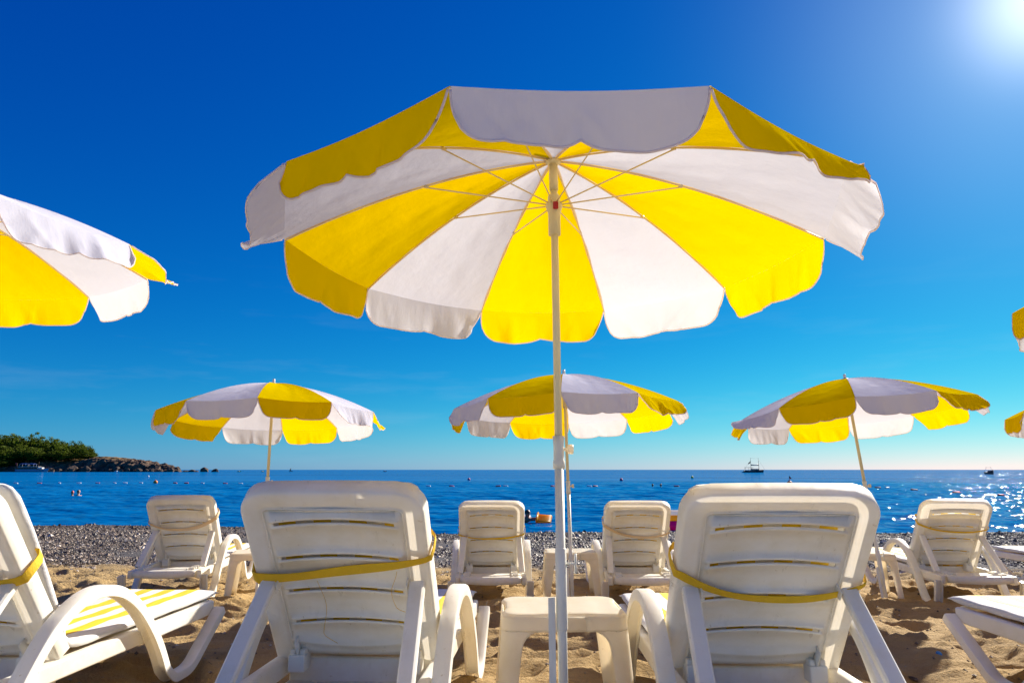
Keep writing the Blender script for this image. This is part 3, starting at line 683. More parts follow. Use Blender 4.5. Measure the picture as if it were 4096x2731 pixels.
# ------------------------------------------------------------------ sun loungers
BACK = math.radians(54)
HINGE = Vector((0, 0, 0.285))
BT, BN = Vector((0, -math.cos(BACK), math.sin(BACK))), Vector((0, -math.sin(BACK), -math.cos(BACK)))
def bp(x, t, n): return HINGE + Vector((x, 0, 0)) + BT * t + BN * n
LB, WB = 0.742, 0.62
SLOTS = (0.160, 0.308, 0.456, 0.604)
SLOT_X, PANEL_X = 0.205, 0.234

def backrest_panel():
    cols = sorted(set([-PANEL_X, PANEL_X] + [s * v for s in (-1, 1) for v in (SLOT_X, SLOT_X + .004, SLOT_X + .012, SLOT_X + .015)] + list(np.linspace(-SLOT_X, SLOT_X, 23))))
    rows = [(0.0, 0.0, 0), (0.035, -0.02, 0), (0.062, -0.022, 0), (0.068, -0.022, .008), (0.078, -0.022, .008), (0.084, -0.02, 0)]
    for s in SLOTS: rows += [(s + o, 0.026, l) for o, l in ((-.0205, 0), (-.0175, .008), (-.0105, .010), (-.0080, .005), (.0080, .005), (.0105, .010), (.0175, .008), (.0205, 0))] + [(s + .06, 0.015, 0), (s + .095, .005, 0)]
    rows += [(LB - .078, 0.0, 0)]
    rows = [r for r in rows if r[0] <= LB - .078]
    rows.sort()
    V, F = [], []; m = len(cols)
    for t, A, l in rows:
        for x in cols:
            arch = A * (1 - (x / PANEL_X) ** 2)
            lip = l if (abs(x) <= SLOT_X + .013 or t < .1) else 0
            V.append(tuple(bp(x, t + arch, -.009 + lip * .8 + 0.004 * (1 - (x / PANEL_X) ** 2))))
    for r in range(len(rows) - 1):
        mid = (rows[r][0] + rows[r + 1][0]) / 2
        for c in range(m - 1):
            if any(abs(mid - s) < .007 for s in SLOTS) and abs((cols[c] + cols[c + 1]) / 2) < SLOT_X: continue
            F.append((r * m + c, r * m + c + 1, (r + 1) * m + c + 1, (r + 1) * m + c))
    mb = MB(); mb.v, mb.f = V, F; return mb.mesh("panel", M['plastic'])

def backrest_rim():
    r = 0.088; a = WB / 2; out = [(-a, t, -1, 0) for t in np.linspace(-0.02, LB - r, 10)]
    out += [(-a + r - r * math.cos(k), LB - r + r * math.sin(k), -math.cos(k), math.sin(k)) for k in np.linspace(0.12, math.pi / 2, 9)]
    out += [(x, LB, 0, 1) for x in np.linspace(-a + r, a - r, 8)[1:-1]]
    out += [(a - r + r * math.sin(k), LB - r + r * math.cos(k), math.sin(k), math.cos(k)) for k in np.linspace(0, math.pi / 2 - .12, 9)]
    out += [(a, t, 1, 0) for t in np.linspace(LB - r, -0.02, 10)]
    prof = [(-.0765, -.009), (-.0745, -.0045), (-.0728, -.004), (-.0710, -.005), (-.0695, -.0085), (-.055, -.003), (-.048, -.001), (-.016, .001), (-.007, 0), (-.002, -.004), (0, -.010), (.004, -.058), (.001, -.060), (-.004, -.016)]
    P = [[bp(x + ox * o, t + ot * o + .006 * (1 - (x / a) ** 2) * (ot > .99), n) for o, n in prof] for x, t, ox, ot in out]
    return MB().grid([[tuple(p) for p in row] for row in P]).mesh("rim", M['plastic'])

def arm_path():
    def fillet(pts, r, n=5):
        P = [Vector((0, y, z)) for y, z in pts]; o = [P[0]]
        for i in range(1, len(P) - 1):
            a, b, c = P[i - 1], P[i], P[i + 1]; d1 = (a - b); d2 = (c - b); k = min(r, d1.length * .45, d2.length * .45)
            p, q = b + d1.normalized() * k, b + d2.normalized() * k
            o += [p.lerp(b, t).lerp(b.lerp(q, t), t) for t in np.linspace(0, 1, n)]
        return o + [P[-1]]
    arch = [(-.36, .085), (-.30, .185), (-.215, .31), (-.10, .43), (.07, .505), (.25, .49), (.40, .41), (.52, .30), (.615, .185), (.69, .07)]
    sm = [(p.y, p.z) for p in smooth_path([(0, y, z) for y, z in arch], 4)]
    return fillet([(-.655, .235), (-.60, .018), (-.425, .016)] + sm + [(.755, .016), (.905, .018), (1.205, .235)], 0.05)

def lounger_meshes():
    D = {}
    # frame: two side rails, foot bar, hinge cross wall
    f = MB()
    for s in (-1, 1): f.box((s * .296, .29, .235), (.046, 1.86, .072))
    f.box((0, 1.225, .238), (.55, .05, .066)); f.box((0, .055, .205), (.548, .022, .125)); f.box((0, .62, .222), (.546, .045, .05))
    D['frame'] = (f.mesh("frame", M['plastic']), .012, 0)
    # rear deck with its down-turned bowed lip
    d = MB()
    P = []
    for y, z, bow in ((-.40, .262, 0), (-.41, .266, 0), (-.63, .268, 0), (-.648, .264, 0), (-.655, .252, .0), (-.657, .222, -.018)):
        P.append([(x, y - .012 * (1 - (x / .3) ** 2), z + bow * (1 - (x / .3) ** 2)) for x in np.linspace(-.271, .271, 15)])
    d.grid(P); D['rear_deck'] = (d.mesh("rear_deck", M['plastic']), 0, .007)
    D['seat_pan'] = (MB().box((0, .66, .248), (.545, 1.05, .014)).mesh("seat_pan", M['plastic']), .004, 0)
    # tray floor between deck and hinge
    t = MB(); t.box((0, -.17, .178), (.546, .44, .008)); t.box((0, -.395, .215), (.546, .008, .08)); D['tray'] = (t.mesh("tray", M['plastic']), .003, 0)
    D['panel'] = (backrest_panel(), 0, .005)
    D['rim'] = (backrest_rim(), 0, 0)
    D['strap_fin'] = None
    b = MB(); b.box((0, 0, 0), (.062, .07, .06)); b.box((-.018, 0, .034), (.022, .05, .03)); b.box((.018, 0, .034), (.022, .05, .03)); D['hinge_block'] = (b.mesh("hinge_block", M['plastic']), .006, 0)
    for s in (-1, 1):
        st = MB(); top, bot = bp(s * .262, .362, .018), Vector((s * .284, -.505, .285))
        sec = [(-.027, -.012), (-.027, .008), (-.021, .014), (.021, .014), (.027, .008), (.027, -.012), (.020, -.012), (.020, .004), (-.020, .004), (-.020, -.012)]
        st.sweep([top + (top - bot).normalized() * .012, top.lerp(bot, .1), top.lerp(bot, .5), top.lerp(bot, .92), bot], sec, (0, -1, -.2)); D['strut%d' % s] = (st.mesh("strut", M['plastic']), 0, 0); D['strut%d' % s][0].set_sharp_from_angle(angle=math.radians(40))
        pv = MB(); pv.box(bp(s * .228, .36, .008), (.006, .035, .05), Matrix.Rotation(-BACK, 3, 'X'))
        D['bracket%d' % s] = (pv.mesh("strut_bracket", M['plastic']), .002, 0)
        fin = MB(); c0 = bp(s * .212, .02, .012); fin.box(c0, (.005, .035, .14), Matrix.Rotation(-BACK + math.pi / 2, 3, 'X')); D['fin%d' % s] = (fin.mesh("hinge_fin", M['plastic']), .001, 0)
        rt = MB()
        for k in range(4): rt.box((s * .222, -.60 + .052 * k, .279), (.05, .014, .022))
        rt.box((s * .19, -.52, .277), (.012, .22, .016)); D['ratchet%d' % s] = (rt.mesh("ratchet", M['plastic']), .002, 0)
        ar = MB(); path = arm_path(); ups = []
        for i in range(len(path)):
            tg = path[min(i + 1, len(path) - 1)] - path[max(i - 1, 0)]; ups.append(Vector((0, -tg.z, tg.y)))
        sec = [(-.030, -.034), (-.030, .001), (-.028, .006), (-.022, .009), (.022, .009), (.028, .006), (.030, .001), (.030, -.034), (.024, -.034), (.024, .001), (-.024, .001), (-.024, -.034)]
        ar.sweep([p + Vector((s * .352, 0, 0)) for p in path], sec, ups); D['arm%d' % s] = (ar.mesh("arm", M['plastic']), 0, 0); D['arm%d' % s][0].set_sharp_from_angle(angle=math.radians(38))
    return D
LM = lounger_meshes()

def mattress_mesh(drop=0.0, lump=0, off=0.0):
    path = [bp(0, t - drop, -.084 - off * min(1, t * 2)) for t in (.722, .717, .702, .66, .6, .5, .4, .3, .2, .13, .08)] + [Vector((0, .055, .335)), Vector((0, .10, .308)), Vector((0, .16, .299))]
    path += [Vector((0, y, .297)) for y in np.linspace(.22, 1.22, 14)] + [Vector((0, 1.265, .297)), Vector((0, 1.285, .297)), Vector((0, 1.293, .297))]
    n = len(path); P = []; m = 28
    for i, p in enumerate(path):
        tg = (path[min(i + 1, n - 1)] - path[max(i - 1, 0)]).normalized(); nr = Vector((1, 0, 0)).cross(tg).normalized()
        e = min(i, n - 1 - i); th = .023 * (.12, .55, .9, 1.0)[min(e, 3)]; th *= 1 + .12 * math.sin(i * 1.9 + lump)
        row = []
        for k in range(m + 1):
            a = 2 * math.pi * k / m; ca, sa = math.cos(a), math.sin(a)
            x = math.copysign(abs(ca) ** .22, ca) * (.292 + (.012 if i == n - 1 else 0) - (.05, .03, .012)[i] * (1 if i < 3 else 0) if i < 3 else .292 + (.012 if i == n - 1 else 0)); q = math.copysign(abs(sa) ** .62, sa) * th
            q *= 1 - .10 * math.cos(x * 50.6)
            row.append(tuple(p + Vector((x, 0, 0)) + nr * q))
        P.append(row)
    mb = MB().grid(P); mb.f += [tuple(range(m)), tuple((n - 1) * (m + 1) + k for k in range(m))]
    return mb.mesh("mattress", M['mattress'])
MATTRESS = [mattress_mesh(0, 0), mattress_mesh(0, 1.3), mattress_mesh(.16, 2.1), mattress_mesh(.03, .7, .045)]

def strap_mesh(tl, tr, sag, wl, wr, mat):
    pts, ups, sc = [], [], []
    for k in range(25):
        u = k / 24; x = -.300 + .600 * u; t = tl + (tr - tl) * u - sag * (1 - (2 * u - 1) ** 2)
        pts.append(bp(x, t, .012 + .004 * math.sin(u * 9))); ups.append(BT + BN * .25 * math.sin(u * 7)); sc.append(wl + (wr - wl) * u)
    for x, t, n_ in ((.318, tr, .0), (.324, tr + .01, -.04), (.322, tr + .015, -.085), (.305, tr + .015, -.112)):
        pts.append(bp(x, t, n_)); ups.append(BT); sc.append(wr)
    for u in np.linspace(0, 1, 9)[1:-1]: pts.append(bp(.305 - .61 * u, tr + .015 + (tl - tr) * u, -.118)); ups.append(BT); sc.append(1)
    for x, t, n_ in ((-.305, tl + .015, -.112), (-.322, tl + .015, -.085), (-.324, tl + .01, -.04), (-.318, tl, .0)):
        pts.append(bp(x, t, n_)); ups.append(BT); sc.append(wl)
    sec = [(-.0015, -.016), (-.0015, .016), (.0015, .016), (.0015, -.016)]
    me = MB().sweep(pts, sec, [Vector(u) for u in ups], closed=True, scales=sc).mesh("strap", mat); me.set_sharp_from_angle(angle=math.radians(50)); return me

def lounger(label, x, y, yaw, z=None, mlabel=None, mat_i=0, strap=None, pitch=0.0, roll=0.0):
    if z is None: z = float(base_z(np.array([x]), np.array([y]))[0])
    t = thing("sun_lounger", label, "sun lounger", (x, y, z), yaw); t.rotation_euler = (pitch, roll, yaw); t["group"] = "white plastic sun loungers on the sand"
    back = None
    for k, nm in (('frame', 'frame'), ('rear_deck', 'rear_deck'), ('seat_pan', 'seat_pan'), ('tray', 'tray')):
        me, bv, so = LM[k]; place(nm, me, t, bevel=bv, solid=so)
    me, bv, so = LM['panel']; back = place("backrest", me, t, solid=so)
    place("rim", LM['rim'][0], back)
    for s in (-1, 1):
        place("strut", LM['strut%d' % s][0], t); place("arm", LM['arm%d' % s][0], t)
        me, bv, so = LM['bracket%d' % s]; place("strut_bracket", me, back, bevel=bv)
        me, bv, so = LM['fin%d' % s]; place("hinge_fin", me, back)
        me, bv, so = LM['ratchet%d' % s]; place("ratchet", me, t, bevel=bv)
        me, bv, so = LM['hinge_block']; place("hinge_block", me, t, (s * .215, -.012, .262), bevel=bv)
    mt = place("mattress", MATTRESS[mat_i], None, (x, y, z), (pitch, roll, yaw)); tag(mt, mlabel, "mattress", "striped lounger mattresses")
    if strap:
        st = place("strap", strap_mesh(*strap[:5], M[strap[5]]), mt)
        if len(strap) > 6:                                   # loose threads hanging from the strap
            for x0, t0, L, ph in ((-.085, .385, .30, 0), (.185, .43, .20, 2)):
                pts = [bp(x0 + .016 * math.sin(u * 5 + ph) + .05 * (u > .85) * (u - .85) * 6, t0 - L * u, .02 + .004 * math.sin(u * 9)) for u in np.linspace(0, 1, 24)]
                MB().tube(pts, .0009, 4).build("thread", M['strap'], st)
    return t

lounger("white lounger at the left edge of the front row, striped seat in full view", -2.005, 2.76, math.radians(-3.0), -.020,
        "striped mattress with its yellow and white seat stripes in full view, front row left", 3, (.36, .385, .03, 1.5, 1.2, 'strap'))
lounger("large white lounger seen from behind, left of the cream table, with a level yellow strap", -.575, 2.735, math.radians(-3.5), -.012,
        "mattress strapped to the front lounger left of the table, loose yellow threads on its strap", 1, (.385, .475, .012, 1.45, .8, 'strap', 1))
lounger("large white lounger seen from behind, right of the cream table, with a sagging yellow strap", 0.860, 2.63, math.radians(-1.0), -.018,
        "mattress strapped to the front lounger right of the table by a sagging yellow strap", 0, (.43, .385, .085, 1.0, .7, 'strap'))
lounger("white lounger in the front row at the right edge, only its foot end in view", 2.52, 2.40, math.radians(0), .01,
        "pale mattress overhanging the foot of the lounger at the right edge", 1)
lounger("white lounger in the second row at far left, backrest before the sea and shingle", -3.20, 7.13, math.radians(6), -.215,
        "mattress on the far left second-row lounger, held by a drooping half faded strap", 0, (.46, .52, .10, .7, 1.1, 'strap_pale'))
lounger("white lounger in the second row, directly left of the small table", -.20, 7.08, math.radians(1), -.262,
        "mattress on the second-row lounger left of the small table, thin yellow strap", 1, (.39, .40, .05, .5, .6, 'strap'))
lounger("white lounger in the second row, directly right of the small table", 1.19, 7.05, math.radians(-1), -.262,
        "mattress on the second-row lounger right of the small table, faded peach strap", 0, (.50, .42, .09, 1.0, .6, 'strap_pale'))
lounger("white lounger in the second row at right, water showing through its top slot", 4.20, 7.00, math.radians(-7), -.245,
        "mattress slipped down the second-row lounger at right, edge yellow", 2, (.50, .45, .06, .6, .5, 'strap'))
lounger("white lounger beyond the right edge of the second row, its foot end in view", 5.98, 7.2, math.radians(0), -.25,
        "white mattress end on the second-row lounger at the right edge", 1)

# ------------------------------------------------------------------ side tables
def table_meshes():
    W, Dp, Ht, R, FL = .235, .19, .405, .055, .030
    def corner(sx, sy, z, w):
        """columns round one corner: w = leg width along each side at this height"""
        fl = FL * (1 - z / Ht); a, b = W + fl, Dp + fl; pts = []
        for k in np.linspace(0, 1, 4): pts.append((sx * (a - R - (w - R) * (1 - k)), sy * b))
        for q in np.linspace(0, math.pi / 2, 6)[1:-1]: pts.append((sx * (a - R + R * math.sin(q)), sy * (b - R + R * math.cos(q))))
        for k in np.linspace(0, 1, 4): pts.append((sx * a, sy * (b - R - (w - R) * k)))
        return [(x, y, z) for x, y in pts]
    def width(z):
        w = .062 + .020 * z / .35
        if z > .290: u = min(z - .290, .0599); w += .06 - math.sqrt(.06 ** 2 - u * u)
        return w
    out = {'leg': [], 'apron': None, 'top': None}
    zs = [0, .06, .12, .18, .24, .290, .310, .325, .337, .346, .350]
    for sx in (-1, 1):
        for sy in (-1, 1):
            mb = MB(); mb.grid([corner(sx, sy, z, width(z)) for z in zs])
            out['leg'].append(mb.mesh("leg", M['cream']))
    loops = []
    for z in (.348, .358, .375, Ht - .012, Ht - .004):
        q = [c_ for sx, sy, rev in ((1, -1, 0), (1, 1, 1), (-1, 1, 0), (-1, -1, 1)) for c_ in (corner(sx, sy, z, .162)[::-1] if rev else corner(sx, sy, z, .162))]
        loops.append(q + q[:1])
    out['apron'] = MB().grid(loops).mesh("apron", M['cream'])
    # top with softly rounded edge, set back a little along the middle of each side
    def ring(off, z):
        a, b, r = W - off, Dp - off, R; P = []
        def side(p0, p1, nx, ny, n=14):
            for k in range(n):
                u = k / n; d = .010 * max(0, min(1, (u - .16) / .08, (.84 - u) / .08)); P.append((p0[0] + (p1[0] - p0[0]) * u - nx * d, p0[1] + (p1[1] - p0[1]) * u - ny * d, z))
        def arc(cx, cy, a0):
            for q in np.linspace(a0, a0 + math.pi / 2, 7)[:-1]: P.append((cx + r * math.cos(q), cy + r * math.sin(q), z))
        side((a, -b + r), (a, b - r), 1, 0); arc(a - r, b - r, 0); side((a - r, b), (-a + r, b), 0, 1); arc(-a + r, b - r, math.pi / 2)
        side((-a, b - r), (-a, -b + r), -1, 0); arc(-a + r, -b + r, math.pi); side((-a + r, -b), (a - r, -b), 0, -1); arc(a - r, -b + r, 1.5 * math.pi); return P
    rings = [ring(.006, Ht - .020), ring(-.001, Ht - .008), ring(0.000, Ht - .003), ring(.003, Ht + .003), ring(.010, Ht + .006), ring(.03, Ht + .006), ring(.1, Ht + .006)]
    mb = MB(); m = len(rings[0])
    for r_ in rings: mb.v += r_
    for i in range(len(rings) - 1):
        for k in range(m): l_ = (k + 1) % m; mb.f.append((i * m + k, i * m + l_, (i + 1) * m + l_, (i + 1) * m + k))
    mb.f.append(tuple((len(rings) - 1) * m + k for k in range(m)))
    out['top'] = mb.mesh("table_top", M['cream'])
    return out
TM = table_meshes()
def table(label, x, y, z, rz):
    t = thing("side_table", label, "table", (x, y, z), rz, "plastic side tables between the loungers")
    place("table_top", TM['top'], t); place("apron", TM['apron'], t, solid=.006)
    for me in TM['leg']: place("leg", me, t, solid=.006)
table("cream plastic side table behind the umbrella pole between the front loungers", .198, 2.93, .005, math.radians(1.5))
table("small white side table in the second row, seen past the front umbrella pole", .545, 6.72, -.205, 0)
table("white side table beside the far left second-row lounger, half hidden by a backrest", -2.42, 6.85, -.225, math.radians(14))
table("white side table half hidden behind the right front backrest, second row", 3.30, 6.75, -.215, math.radians(-8))

# ------------------------------------------------------------------ parasols
NP = 10
DROP = 0.32
def rib_pt(rho, ang): return Vector((rho * math.cos(ang), rho * math.sin(ang), -DROP * (0.30 * rho + 0.70 * rho ** 1.9)))
def panel_mesh(mat):
    P = []; a0, a1 = -math.pi / NP, math.pi / NP
    for i, rho in enumerate(np.linspace(0.02, 1, 22)):
        A, B = rib_pt(rho, a0), rib_pt(rho, a1); row = []
        for s in np.linspace(0, 1, 15):
            p = A.lerp(B, s); k = math.sin(math.pi * s)
            p.z += -0.018 * k * math.sin(math.pi * rho) - 0.014 * k * rho ** 5 + 0.0035 * math.sin(9 * s + 31 * rho) * k * rho * (1 - rho ** 8)
            p.z += 0.003 * math.sin(22 * s + 9 * rho) * rho * k * (1 - rho ** 8) + 0.0035 * math.sin(60 * rho) * max(0, 1 - abs(s - .5) * 2.3) ** 2 * 0.4 * (1 - rho ** 8)
            row.append(tuple(p))
        P.append(row)
    return MB().grid(P).mesh("panel", mat)
PANELS = {'Y': panel_mesh(M['yellow']), 'W': panel_mesh(M['white'])}
def rib_mesh():
    return MB().tube([rib_pt(r, 0) + Vector((0, 0, -.006)) for r in np.linspace(0.015, 1.0, 14)], .0032, 6).mesh("rib", M['wire'])
def seam_mesh():
    P = [[tuple(rib_pt(r, 0) + Vector((0, w * (.7 + .5 * math.sin(r * 23)), -.0025))) for w in (-.006, 0, .006)] for r in np.linspace(.03, .995, 24)]
    return MB().grid(P).mesh("seam", M['seam'])
RIB, SEAM = rib_mesh(), seam_mesh()
def stretcher_mesh():
    mb = MB(); q = rib_pt(.48, 0) + Vector((0, 0, -.012)); mb.tube([(.024, 0, -.184), tuple(q)], .0026, 6)
    mb.box(q + Vector((0, 0, .004)), (.016, .007, .012)); return mb.mesh("stretcher", M['wire'])
STRETCHER = stretcher_mesh()
VL = .150
def valance(par, ang, col, flare, seed):
    """cloth flap along one edge: flare = (lift at its start, lift at its end), 0 hangs, 1.5 stands straight out"""
    r = random.Random(seed); A, B = rib_pt(1, ang - math.pi / NP), rib_pt(1, ang + math.pi / NP); outw = Vector((math.cos(ang), math.sin(ang), 0)); L = (B - A).length
    ns, nv = 41, 11; P = []; ph = [r.uniform(0, 6.28) for _ in range(4)]; fq = r.uniform(2.0, 3.2); amp = r.uniform(.004, .009)
    curl = (r.uniform(-.012, .035), r.uniform(-.012, .035))
    cr = [(r.uniform(.06, .94), r.uniform(-.25, .25), r.choice((-1, 1)) * r.uniform(.004, .010), r.uniform(.012, .03)) for _ in range(6)]
    for j in range(nv):
        v = j / (nv - 1); row = []
        for i in range(ns):
            s = .004 + .992 * i / (ns - 1); e = min(s, 1 - s) * L; rc = .090
            ln = VL + .004 - (0 if e > rc else .92 * (rc - math.sqrt(max(0, rc * rc - (rc - e) ** 2)))) - .016 * math.exp(-abs(s - .5) * L / .035)
            ln += .003 * math.sin(6.3 * 1.5 * s + ph[3])
            fl = flare[0] + (flare[1] - flare[0]) * s + .10 * math.sin(fq * 3.1 * s + ph[0])
            q = v * ln
            wave = amp * v ** 1.2 * math.sin(2 * math.pi * fq * s + ph[1]) + .0022 * v * math.sin(2 * math.pi * 6 * s + ph[2] + 2 * v) + .010 * v * math.exp(-((s - .5) / .03) ** 2) + sum(h_ * min(v * 1.6, 1) * math.exp(-abs(s - c_ - k_ * v) / w_) for c_, k_, h_, w_ in cr)
            p = A.lerp(B, s) + Vector((0, 0, -.014 * math.sin(math.pi * s))) + outw * (math.sin(fl) * q + wave * math.cos(fl)) + Vector((0, 0, -math.cos(fl) * q + wave * math.sin(fl)))
            p += (B - A).normalized() * (.016 * v * math.sin(ph[0]) - (s - .5) * .035 * v * v) + outw * (curl[0] * math.exp(-s * L / .07) + curl[1] * math.exp(-(1 - s) * L / .07)) * v * v
            row.append(tuple(p))
        P.append(row)
    va = MB().grid(P).build("valance", M['yellow' if col == 'Y' else 'white'], par)
    edge = [P[j][0] for j in range(1, nv)] + P[nv - 1] + [P[j][-1] for j in range(nv - 1, 0, -1)]
    MB().sweep(edge, [(-.0012, -.0030), (-.0012, .0030), (.0012, .0030), (.0012, -.0030)], (0, 0, 1)).build("hem", M['trim_white'], va)
    return va

def parasol(label, hub, tx, ty, rot, even, flares, seed, main=False, coupling=.0, knob_side=1):
    ax = Vector((math.sin(tx), math.sin(ty), 0)); ax.z = math.sqrt(1 - ax.x ** 2 - ax.y ** 2)
    e1 = Vector((0, 1, 0)).cross(ax).normalized(); e2 = ax.cross(e1); hub = Vector(hub)
    gz = ground(hub.x, hub.y) - .15
    LP = (hub.z - gz) / ax.z; base = hub - ax * LP
    root = thing("beach_parasol", label, "parasol", group="yellow and white beach parasols")
    root.matrix_world = Matrix(((e1.x, e2.x, ax.x, base.x), (e1.y, e2.y, ax.y, base.y), (e1.z, e2.z, ax.z, base.z), (0, 0, 0, 1)))
    Z = lambda z: z - gz                                       # height above sea datum -> distance along the pole (nearly upright)
    top = Vector((0, 0, LP))
    odd = 'W' if even == 'Y' else 'Y'
    for i in range(NP):
        a = rot + (i + .5) * 2 * math.pi / NP; c = even if i % 2 == 0 else odd
        p = place("panel", PANELS[c], root, top, (0, 0, a))
        va = valance(root, 0.0, c, flares.get(i, (.06, .06)), seed * 100 + i); va.location = top; va.rotation_euler = (0, 0, a)
        a2 = rot + i * 2 * math.pi / NP
        rb = place("rib", RIB, root, top, (0, 0, a2)); place("seam", SEAM, rb)
        place("stretcher", STRETCHER, root, top, (0, 0, a2))
    # pole and fittings
    sg = 20
    MB().lathe([(.017, LP - .02), (.030, LP - .012), (.030, LP - .002), (.020, LP + .004)], sg).build("crown_hub", M['pole'], root)
    MB().lathe([(.0, LP + .046), (.010, LP + .044), (.013, LP + .03), (.014, LP + .004), (.0135, LP - .01)][::-1], 14).build("finial", M['polewhite'], root)
    MB().lathe([(.0165, LP - .125), (.0165, LP - .02)], sg).build("upper_tube", M['pole'], root)
    rn = MB().lathe([(.0225, LP - .305), (.0225, LP - .225), (.0250, LP - .212), (.030, LP - .196), (.030, LP - .180), (.023, LP - .176), (.0225, LP - .152), (.018, LP - .145)], sg).build("runner", M['pole'], root)
    MB().box((.004, -.030, LP - .200), (.020, .010, .030)).build("release_button", M['red'], rn, bevel=.004)
    cz = Z(coupling)
    MB().tube([(0, 0, cz - .02), (0, 0, LP - .12)], .0132, 16).build("pole", M['pole'], root)
    k = MB().lathe([(.0205, cz - .055), (.0205, cz - .030), (.0185, cz - .026), (.018, cz + .02), (.0205, cz + .055)], sg).build("coupling", M['polewhite'], root)
    kb = MB(); kb.tube([(.012, 0, cz + .01), (.036, 0, cz + .01)], .006, 8)
    kb.lathe([(.004, .030), (.0155, .032), (.017, .037), (.017, .046), (.0155, .050), (.004, .051)], 7, (0, 0, cz + .01), 'X'); kb.build("clamp_knob", M['cream'], k)
    MB().tube([(0, 0, 0), (0, 0, cz)], .0155, 16).build("lower_pole", M['polewhite'], root)
    s0, s1 = (Z(.44), Z(.695)) if main else (Z(gz + .38), Z(gz + .62))
    sl = MB().lathe([(.0175, s0), (.0185, s0 + .003), (.0185, s1 - .003), (.0165, s1)], sg).build("ground_sleeve", M['polewhite'], root)
    sc = MB(); zc = s1 - .05; sc.tube([(.015, 0, zc), (.048, 0, zc)], .0035, 8); sc.tube([(.048, 0, zc - .032), (.048, 0, zc + .032)], .0042, 8); sc.build("clamp_screw", M['polewhite'], sl)
    an = MB(); zt = s0 + .10; x0 = -.0225
    an.add([(x0 - .022, -.012, 0), (x0, -.012, 0), (x0, .012, 0), (x0 - .003, .012, 0), (x0 - .003, -.009, 0), (x0 - .022, -.009, 0)] + [(x0 - .022, -.012, zt), (x0, -.012, zt), (x0, .012, zt), (x0 - .003, .012, zt), (x0 - .003, -.009, zt), (x0 - .022, -.009, zt)],
           [(0, 1, 7, 6), (1, 2, 8, 7), (2, 3, 9, 8), (3, 4, 10, 9), (4, 5, 11, 10), (5, 0, 6, 11), (6, 7, 8, 9, 10, 11)])
    an.build("ground_spike", M['polewhite'], root, smooth=False)
    return root
R_ = math.radians
parasol("big yellow and white parasol in the front row, seen from underneath", (.157, 2.462, 2.110), -.0035, .054, R_(108.2), 'W',
        {0: (.0, .1), 1: (.05, .2), 2: (1.05, .55), 3: (.15, .25), 4: (.04, .04), 5: (.2, .75), 6: (.55, .65), 7: (.1, .05), 8: (.0, .05), 9: (.0, .0)}, 1, True, 1.01)
parasol("parasol in the front row cut off by the left edge, yellow flap flying out", (-2.72, 2.908, 2.232), -.028, -.012, R_(74.6), 'Y',
        {8: (.9, 1.35), 7: (.3, .55), 9: (.15, .35), 0: (.05, .05)}, 2, False, 1.0)
parasol("parasol cut off by the right edge, higher one of the two there", (3.31, 2.80, 2.055), 0, .05, R_(3), 'Y', {4: (.1, .2), 5: (.1, .1)}, 3, False, 1.0)
parasol("parasol in the second row at left, above the sea near the headland", (-2.322, 6.685, 1.776), -.026, .075, R_(138.3), 'Y',
        {6: (.5, .9), 1: (.5, .3), 2: (.1, .1), 5: (.35, .2)}, 4, False, .83)
parasol("parasol in the second row behind the front parasol's pole", (.47, 6.202, 1.796), -.02, .054, R_(120.0), 'W',
        {1: (.4, .3), 2: (.3, .25), 6: (.7, .5), 5: (.3, .7), 7: (.3, .2)}, 5, False, .80)
parasol("parasol in the second row at right on a leaning pole", (3.13, 6.44, 1.788), -.055, .085, R_(102.2), 'W',
        {1: (.6, .7), 2: (1.2, .3), 3: (.1, .1), 6: (.5, .8), 5: (.3, .6), 7: (.3, .3)}, 6, False, .80)
parasol("parasol cut off by the right edge, lower one in the second row", (5.80, 6.45, 1.80), 0, .05, R_(-3), 'Y', {4: (.1, .1), 5: (.1, .1)}, 7, False, .80)

# ------------------------------------------------------------------ on the water
S_ = 1024 / 2352
def sea_at(px, dist, z=SEA_Z):
    d = dist * math.cos(PITCH) + (z - CAM_H) * math.sin(PITCH); return Vector(((px * S_ - 512) / F_PX * d, dist, z))
paint = lambda nm, c, r=.5, t=0.0: M.setdefault(nm, simple(nm, c, r, var=.08, scale=3, trans=t))
paint('hull_white', (.75, .75, .74)); paint('hull_dark', (.045, .03, .028)); paint('hull_teal', (.03, .22, .30)); paint('awning_blue', (.02, .09, .45)); paint('flag_red', (.7, .01, .02)); paint('wood', (.22, .10, .05)); paint('sail_furled', (.65, .52, .36))
paint('buoy_white', (.8, .78, .76)); paint('buoy_red', (.6, .06, .05)); paint('buoy_orange', (.75, .22, .02)); paint('buoy_yellow', (.8, .6, .03)); paint('buoy_pink', (.7, .08, .22)); paint('glass_dark', (.03, .05, .07), .1); paint('skin', (.34, .17, .10)); paint('skin_pale', (.52, .30, .20)); paint('hair', (.025, .016, .012)); paint('lilo', (.98, .52, .02), .35, .55); paint('pink', (.85, .02, .35), .35, .55); paint('yellow_vinyl', (.9, .62, .02), .35, .55); paint('white_vinyl', (.8, .8, .8), .35, .55)
paint('boat_yellow', (.8, .55, .05)); paint('boat_red', (.55, .06, .05))

